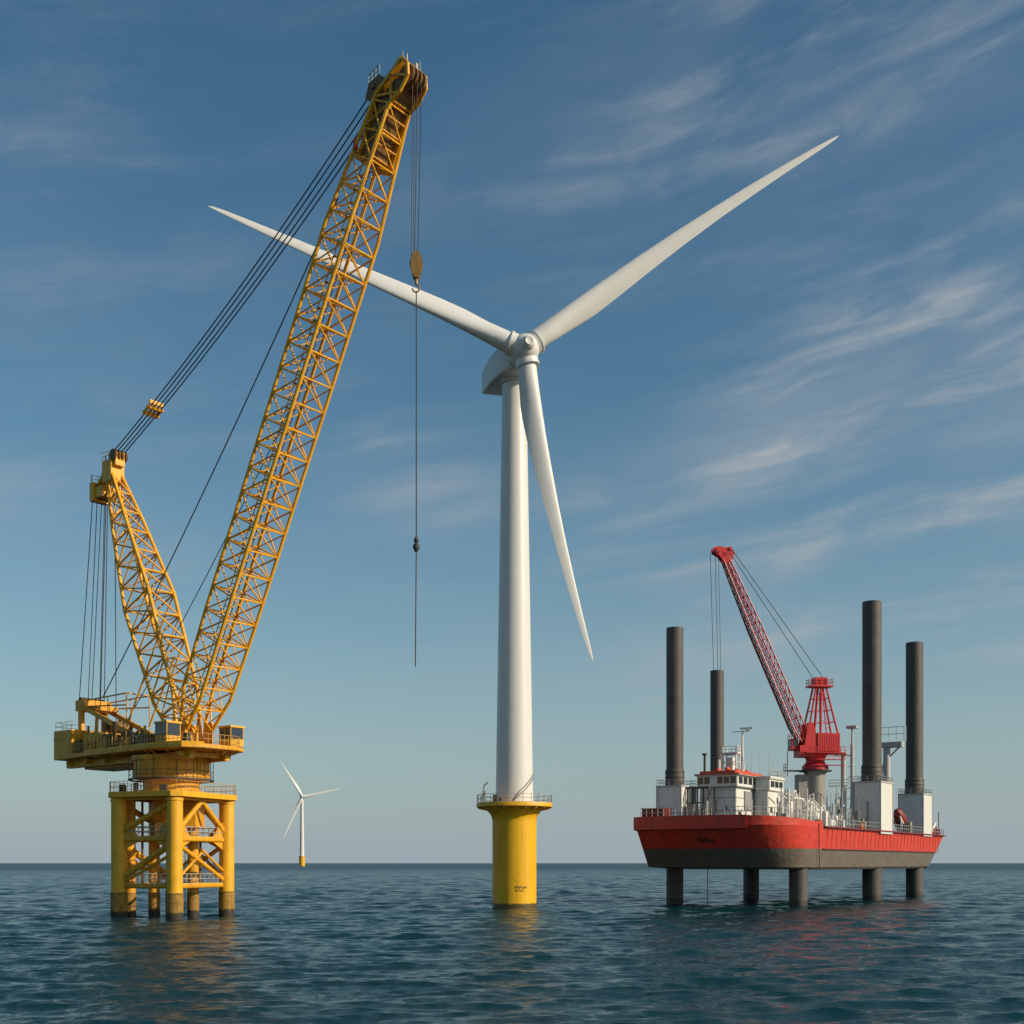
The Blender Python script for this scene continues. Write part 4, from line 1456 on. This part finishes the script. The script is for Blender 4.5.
    m.rail([P(9.3, -6.3, 25.2), P(9.3, -3.5, 25.2), P(11.1, -3.5, 25.2)], 1.0, 0.9, 0.05, False, 2)
    m.tube(P(8.6, -6.4, 21.5), P(8.6, -6.4, 24.0), 0.25)
    m.build('signal_mast', 'ship_white', root)
    m = MB()
    m.tube(P(2.6, -6.3, 21.55), P(2.6, -6.3, 24.3), 0.2, n=12); m.tube(P(2.6, -6.3, 24.3), P(2.6, -6.3, 24.6), 0.42, n=12)
    m.tube(P(6.0, -6.4, 21.55), P(6.0, -6.4, 24.4), 0.16, n=12)
    m.each('exhaust_pipe', 'dark_steel', root)
    an = MB()
    for (u, v, h_) in ((9.0, -0.8, 4.0), (12.0, -0.6, 5.2), (13.2, 0.5, 4.2), (14.6, 1.6, 3.0), (15.6, 2.6, 4.4), (12.4, -3, 3.4), (16.5, 0, 3.2)):
        an.tube(P(u, v, 20.8), P(u, v, 20.8 + h_), 0.05, 0.025, n=5)
    an.each('antenna', 'grey_rail', root)
    # frame between the bow jacking house and the deckhouse
    m = MB()
    for v in (-7.7, -5.9, -4.0):
        m.tube(P(-1.0, v, 13.3), P(-1.0, v, 18.8), 0.14); m.tube(P(1.2, v, 13.3), P(1.2, v, 18.8), 0.14)
    m.bar(P(-1.0, -7.9, 18.8), P(-1.0, -3.9, 18.8), 0.3, 0.35); m.bar(P(-1.0, -7.9, 16.4), P(-1.0, -3.9, 16.4), 0.2, 0.2)
    m.build('pipe_frame', 'dark_steel', root)
    m = MB()
    vbox(m, -1.9, -0.3, -7.3, -6.1, 13.5, 16.2); vbox(m, -2.6, -1.4, -5.6, -4.6, 13.5, 15.3); m.tube(P(-2, -4.0, 13.4), P(-2, -4.0, 16.6), 0.4, n=14)
    m.each('deck_machinery', 'pedestal_grey', root, bevel=0.06)
    # rails
    g = MB()
    pts = [P(-10.9, -11.0, 13.8), P(-11.2, -4, 13.8), P(-11.2, 2, 13.8), P(-10.8, 6.2, 13.75), P(-7.6, 10.6, 13.55), P(-4.2, 12.1, 13.4), P(4.0, 12.4, 13.2)]
    g.rail(pts, 1.35, 1.0, 0.05, False, 2)
    g.build('railing', 'grey_rail', root)
    g = MB()
    g.rail([P(5.2, 12.85, 12.5), P(33.6, 12.85, 12.5)], 1.25, 1.4, 0.05, False, 3)
    g.rail([P(41.6, 12.85, 12.5), P(62.2, 12.85, 12.5)], 1.25, 1.4, 0.05, False, 3)
    g.rail([P(69.6, 12.85, 12.5), P(80.0, 12.6, 12.5), P(80.2, -12.4, 12.5)], 1.25, 1.4, 0.05, False, 3)
    g.build('railing', 'ship_grey', root)
    # stern and midship clutter
    m = MB()
    for k in range(26):
        u = rr.uniform(26, 79); v = rr.uniform(5, 11.8)
        if 33 < u < 42 or 61 < u < 70.5 or 26 < u < 32 and v < 6:
            continue
        s = rr.uniform(0.4, 1.0)
        vbox(m, u, u + s * 1.6, v, v + s, 12.45, 12.45 + rr.uniform(0.7, 2.2))
    for k in range(10):
        u = rr.uniform(28, 34); v = rr.uniform(5, 11)
        m.tube(P(u, v, 12.4), P(u, v, 12.4 + rr.uniform(2, 6)), 0.12, n=8)
    m.each('deck_machinery', 'pedestal_grey', root, bevel=0.05)
    m = MB()
    vbox(m, 71.5, 74.5, 9.0, 11.8, 12.45, 14.6); m.tube(P(70.4, 12.2, 12.4), P(74.8, 12.2, 14.9), 0.3, n=12)
    m.build('stern_winch', 'ship_white', root, bevel=0.1)
    m = MB()
    m.tube(P(79.4, 11.8, 12.4), P(79.4, 11.8, 17.4), 0.12)
    m.build('stern_pole', 'ship_grey', root)
    m = MB()
    vbox(m, 74.5, 77.5, 9.5, 12.0, 12.45, 14.2); vbox(m, 76.5, 79, 10.0, 12.2, 12.45, 13.8)
    m.build('stern_gear', 'maroon', root, bevel=0.1)
    # mooring wire hanging from the keel at the bow
    m = MB()
    m.tube(P(-4.5, -2.6, 6.2), P(-4.5, -2.6, -1), 0.06, n=6)
    m.build('hanging_wire', 'dark_steel', root)
    return root


vessel()


def things_on_deck():
    # container by the bow
    c = vw(-7.2, -10.2, 13.2)
    t = empty('container', c, 'dark red steel container box on the bow tip of the red vessel', 'container', VR)
    m = MB(); m.box(-1.5, 1.5, -1.9, 1.6, 0.02, 2.15)
    for k in range(10):
        m.box(-1.56, -1.5, -1.8 + k * 0.35, -1.63 + k * 0.35, 0.2, 2.0)
        m.box(-1.4 + k * 0.29, -1.26 + k * 0.29, -1.96, -1.9, 0.2, 2.0)
    m.build('body', 'maroon', t)
    f = MB()
    for x in (-1.5, 1.5):
        for y in (-1.9, 1.6):
            f.box(x - 0.08, x + 0.08, y - 0.08, y + 0.08, 0.0, 2.25)
    f.build('corner_post', 'dark_steel', t)
    # free-fall lifeboat
    c = vw(57.0, 10.2, 12.44)
    t = empty('lifeboat', c, 'dark red enclosed lifeboat tilted on its ramp between the two white aft jacking houses', 'lifeboat', VR)
    m = MB()
    R_ = Matrix.Translation((0, 0, 2.6)) @ Matrix.Rotation(rad(30), 4, 'Y') @ Matrix.Scale(0.78, 4)
    sec = [(-4.4, 0.3, 0.5, 0.2), (-3.8, 1.7, 1.6, 0.1), (-2.2, 2.5, 2.5, 0.1), (0, 2.8, 2.9, 0.15), (2.2, 2.7, 2.8, 0.1), (3.6, 2.0, 1.8, 0), (4.2, 0.8, 0.8, -0.1)]
    m.rings([[R_ @ V((x, 0.5 * w * math.copysign(abs(cos(a)) ** 0.7, cos(a)), dz + 0.5 * h_ * math.copysign(abs(sin(a)) ** 0.7, sin(a)))) for a in [2 * pi * i / 20 for i in range(20)]] for x, w, h_, dz in sec])
    m.build('hull', 'maroon', t, smooth=60)
    m = MB(); m.box(-3.2, -2.0, -0.7, 0.7, 0.9, 1.45, T=R_); m.build('helm_dome', 'maroon', t, bevel=0.1)
    m = MB()
    for y in (-1.0, 1.0):
        m.bar(R_ @ V((-4.2, y, -1.6)), R_ @ V((4.0, y, -1.6)), 0.25, 0.3)
        m.bar((-2.8, y, 0), R_ @ V((-3.4, y, -1.6)), 0.25, 0.25, up=(1, 0, 0)); m.bar((2.3, y, 0), R_ @ V((2.6, y, -1.6)), 0.25, 0.25, up=(1, 0, 0))
    m.build('ramp', 'ship_white', t)
    # grey access towers
    c = vw(33.4, 6.6, 12.44)
    t = empty('access_tower', c, 'tall grey tower with slim mast just left of the mid white jacking house', 'tower', VR)
    m = MB()
    m.tube((0, 0, 0), (0, 0, 14.0), 0.5, 0.42, n=14); m.tube((0.9, -1.3, 0), (0.9, -1.3, 15.4), 0.34, n=12)
    m.tube((0.9, -1.3, 15.4), (0.9, -1.3, 18.4), 0.2, 0.16, n=10)
    for k in range(7):
        m.bar((0, 0, 1.5 + k * 1.9), (0.9, -1.3, 2.3 + k * 1.9), 0.12, 0.12)
    m.build('column', 'light_grey', t)
    m = MB()
    m.box(-1.6, 1.2, -1.0, 1.8, 13.6, 13.8); m.box(0.2, 1.7, -2.2, -0.4, 18.3, 18.75)
    m.build('platform', 'light_grey', t)
    m = MB(); m.rail([(-1.5, -0.9, 13.8), (-1.5, 1.7, 13.8), (1.1, 1.7, 13.8)], 1.1, 0.9, 0.05, False, 2); m.rail([(-1.2, -1.4, 8.0), (-1.2, 2.2, 8.0)], 1.1, 0.9, 0.05)
    m.bar((-1.2, -1.4, 8), (-1.2, 2.2, 8), 1.0, 0.1)
    m.build('railing', 'grey_rail', t)
    c = vw(51.8, 9.0, 12.44)
    t = empty('access_tower', c, 'tall grey gantry with sideways walkway arm between the two aft legs', 'tower', VR)
    m = MB()
    m.tube((0, 0, 0), (0, 0, 16.6), 0.72, 0.66, n=14); m.tube((-0.9, 1.1, 0), (-0.9, 1.1, 14.0), 0.14); m.tube((0, 2.0, 5.0), (0, 0.2, 15.8), 0.12)
    m.build('column', 'light_grey', t)
    m = MB()
    m.box(-0.8, 0.9, -3.0, 0.9, 16.2, 17.2)
    m.bar((0, -0.5, 14.4), (0, -2.4, 16.3), 0.3, 0.3)
    m.build('arm', 'light_grey', t, bevel=0.05)
    m = MB(); m.rail([(-0.7, 0.8, 17.4), (-0.7, -3.4, 17.4), (0.8, -3.4, 17.4)], 2.6, 1.6, 0.06, False, 2)
    m.build('railing', 'grey_rail', t)
    # life rings and orange drums along the rail
    for (u, v, z, lb) in ((6.2, 11.6, 12.44, 'small orange drum by the forward starboard railing of the red vessel'),
                          (28.0, 11.4, 12.44, 'small orange drum near the foot of the red crane pedestal')):
        c = vw(u, v, z)
        m = MB()
        m.lathe([(0.42, 0), (0.45, 0.05), (0.43, 0.5), (0.46, 0.55), (0.43, 0.6), (0.45, 1.1), (0.4, 1.15)], n=18)
        o = m.build('drum', 'orange_gear', None)
        o.location = c
        tag(o, lb, 'drum')


things_on_deck()


# ------------------------------------------------------------------ red pedestal crane on the vessel
def red_crane():
    base = vw(28.9, 3.0, 12.44)
    tgt = vw(16.9, -10.4, 0)
    dv = V((tgt.x - base.x, tgt.y - base.y, 0))
    ang = math.atan2(dv.y, dv.x)
    reach = dv.length
    root = empty('pedestal_crane', base, 'red lattice crane on a grey pedestal amidships on the jack-up vessel', 'crane', ang)
    Z = (0, 0, 12.44)

    def B():
        return MB(Z)
    m = B()
    m.lathe([(2.0, 12.45), (1.85, 12.9), (1.75, 14), (1.75, 22.4), (2.0, 22.7), (2.0, 23.2)], n=40)
    m.box(1.5, 3.4, -1.0, 1.0, 12.45, 22.3)
    m.build('pedestal', 'pedestal_grey', root)
    m = B()
    m.lathe([(1.0, 22.9), (2.9, 22.92), (2.9, 23.1), (1.0, 23.1)], n=32)
    m.box(2.5, 5.6, -0.8, 0.8, 22.9, 23.1)
    m.rail([(5.5, -0.8, 23.1), (5.5, 0.8, 23.1)], 1.0, 0.8, 0.05)
    m.tube((5.4, 0.7, 22), (5.4, 0.7, 26.4), 0.08)
    m.build('pedestal_platform', 'dark_steel', root)
    m = B()
    m.lathe([(2.3, 23.21), (2.3, 23.8), (1.7, 24.4), (1.6, 25.0), (2.2, 26.0)], n=32)
    m.build('slew_ring', 'crane_red', root)
    h = B()
    h.box(-3.9, 0.2, -1.7, 1.7, 26.0, 29.6)
    h.box(0.2, 3.4, -1.5, 1.5, 25.4, 27.4)
    h.box(3.4, 4.6, -1.3, 0.6, 26.6, 28.6)
    h.prism([(-0.8, 26), (2.8, 26), (1.9, 31.4), (1.0, 31.4), (0.2, 29)], lambda a, b, s: V((a, s, b)), 1.25, 1.5)
    h.prism([(-0.8, 26), (2.8, 26), (1.9, 31.4), (1.0, 31.4), (0.2, 29)], lambda a, b, s: V((a, s, b)), -1.5, -1.25)
    for k in range(9):
        for y in (-1.74, 1.7):
            h.box(-3.7 + k * 0.42, -3.58 + k * 0.42, y, y + 0.04, 26.3, 29.3)
    ho = h.build('machinery_house', 'crane_red', root, bevel=0.04)
    g = B()
    for z in (26.1, 24.9, 23.9):
        ex = 1.0 if z > 26 else 0.3
        g.bar((-4.6 * ex - 2.6 * (1 - ex), 2.1, z), (2.6 * ex, 2.1, z), 0.9, 0.12)
        g.bar((-4.6, 2.0, z), (-1.2, 2.0, z), 0.9, 0.1)
    g.rail([(-4.5, 2.4, 26.1), (2.4, 2.4, 26.1)], 1.0, 0.9, 0.045, False, 2)
    g.rail([(-4.5, 2.4, 24.9), (-1.4, 2.4, 24.9)], 1.0, 0.9, 0.045, False, 2)
    g.rail([(4.6, -1.2, 28.6), (4.6, 0.5, 28.6), (3.4, 0.5, 28.6)], 0.9, 0.7, 0.045, False, 2)
    g.build('railing', 'crane_red', ho)
    w = B()
    w.box(4.58, 4.64, -1.1, 0.4, 27.3, 28.3); w.box(3.6, 4.4, 0.58, 0.63, 27.3, 28.3)
    w.build('window', 'window_glass', ho)
    # A-frame
    a = B()
    top = V((-0.8, 0, 37.9))
    for y in (-1.4, 1.4):
        a.tube((1.9, y, 29.2), top + V((0.9, y * 0.5, 0)), 0.17, n=8)
        a.tube((-3.6, y, 29.6), top + V((-0.9, y * 0.5, 0)), 0.17, n=8)
        a.tube((-0.4, y, 29.6), top + V((0, y * 0.5, 0)), 0.22, n=8)
        a.tube((-1.5, y, 29.6), top + V((-0.3, y * 0.5, -1)), 0.1, n=6)
        for q in (0.25, 0.5, 0.75):
            p1 = V((1.9, y, 29.2)).lerp(top + V((0.9, y * 0.5, 0)), q); p2 = V((-3.6, y, 29.6)).lerp(top + V((-0.9, y * 0.5, 0)), q)
            a.tube(p1, p2, 0.06, n=6)
            if y < 0:
                a.tube(p1, V((p1.x, -p1.y, p1.z)), 0.06, n=6); a.tube(p2, V((p2.x, -p2.y, p2.z)), 0.06, n=6)
        for q in range(10):
            zq = 29.8 + q * 0.75
            a.tube((-1.9, y * 0.8, zq), (-1.3, y * 0.8, zq), 0.04, n=5)
    a.box(-2.9, 1.3, -1.2, 1.2, 37.8, 38.1)
    a.box(-1.9, 0.3, -0.9, 0.9, 38.1, 39.5)
    a.build('a_frame', 'crane_red', root)
    g = B()
    g.rail([(1.2, -1.1, 38.1), (1.2, 1.1, 38.1), (-2.8, 1.1, 38.1), (-2.8, -1.1, 38.1)], 1.0, 0.9, 0.05, True, 2)
    g.build('railing', 'crane_red', root)
    # boom
    Q0, Q1 = V((2.0, 0, 27.6)), V((reach - 1.1, 0, 60.7))
    bm_ = B()
    corner, up, dd = lattice(bm_, Q0, Q1, (0, 1, 0), [(0, 1.1, 0.5), (0.1, 1.05, 1.05), (0.6, 1.0, 1.0), (0.9, 0.7, 0.65), (1.0, 0.55, 0.5)], 22, 0.13, 0.055, True)
    bo = bm_.build('main_boom', 'crane_red', root)
    belly = V((dd.z, 0, -dd.x))
    hd = B()
    f = lambda x, y, s: Q1 + dd * x + belly * y + V((0, s, 0))
    for y in (-0.7, 0.5):
        hd.prism([(-1.6, -0.8), (-1.6, 0.6), (0.0, 1.0), (0.9, 1.7), (1.7, 1.4), (1.5, 0.3), (0.9, -0.6), (0.6, -1.6), (-0.6, -1.8)], f, y, y + 0.2)
    hd.bar(f(-0.2, 0, -0.7), f(-0.2, 0, 0.7), 1.0, 0.8); hd.bar(f(0.3, -1.3, -0.9), f(0.3, -1.3, 0.9), 0.5, 0.5)
    hd.bar(f(0.9, 0.9, -0.9), f(0.9, 0.9, 0.9), 0.7, 0.6)
    hd.build('boom_head', 'crane_red', bo, bevel=0.04)
    hs = B()
    for y in (-0.35, 0.35):
        hs.tube(Q0.lerp(Q1, 0.02) + belly * 1.12 + V((0, y, 0)), Q0.lerp(Q1, 0.62) + belly * 1.07 + V((0, y, 0)), 0.12)
        hs.tube(Q0.lerp(Q1, 0.62) + belly * 1.07 + V((0, y, 0)), Q0.lerp(Q1, 0.97) + belly * 0.7 + V((0, y, 0)), 0.12)
    for y in (-0.5, 0.5):
        hs.tube(Q0.lerp(Q1, 0.04) + V((0, y, 0)), Q0.lerp(Q1, 0.95) + V((0, y * 0.5, 0)), 0.07)
    hs.build('cable_run', 'rope', bo)
    for y, dz in ((-0.5, 0), (0.5, 0.2)):
        r_ = B()
        r_.tube(f(0.2, -1.5, y * 1.4), V((-0.6 - y * 1.4, y, 39.4)), 0.06, n=6)
        r_.build('pendant_rope', 'rope', root)
    t0 = f(1.0, 1.2, 0)
    for k, dx in enumerate((-0.75, 0.05, 0.55)):
        r_ = B()
        r_.tube((t0.x - dx, (k - 1) * 0.3, t0.z), (reach - dx * 0.8 - 0.1, (k - 1) * 0.4, 40.25), 0.045, n=6)
        r_.build('hoist_rope', 'rope', root)


red_crane()
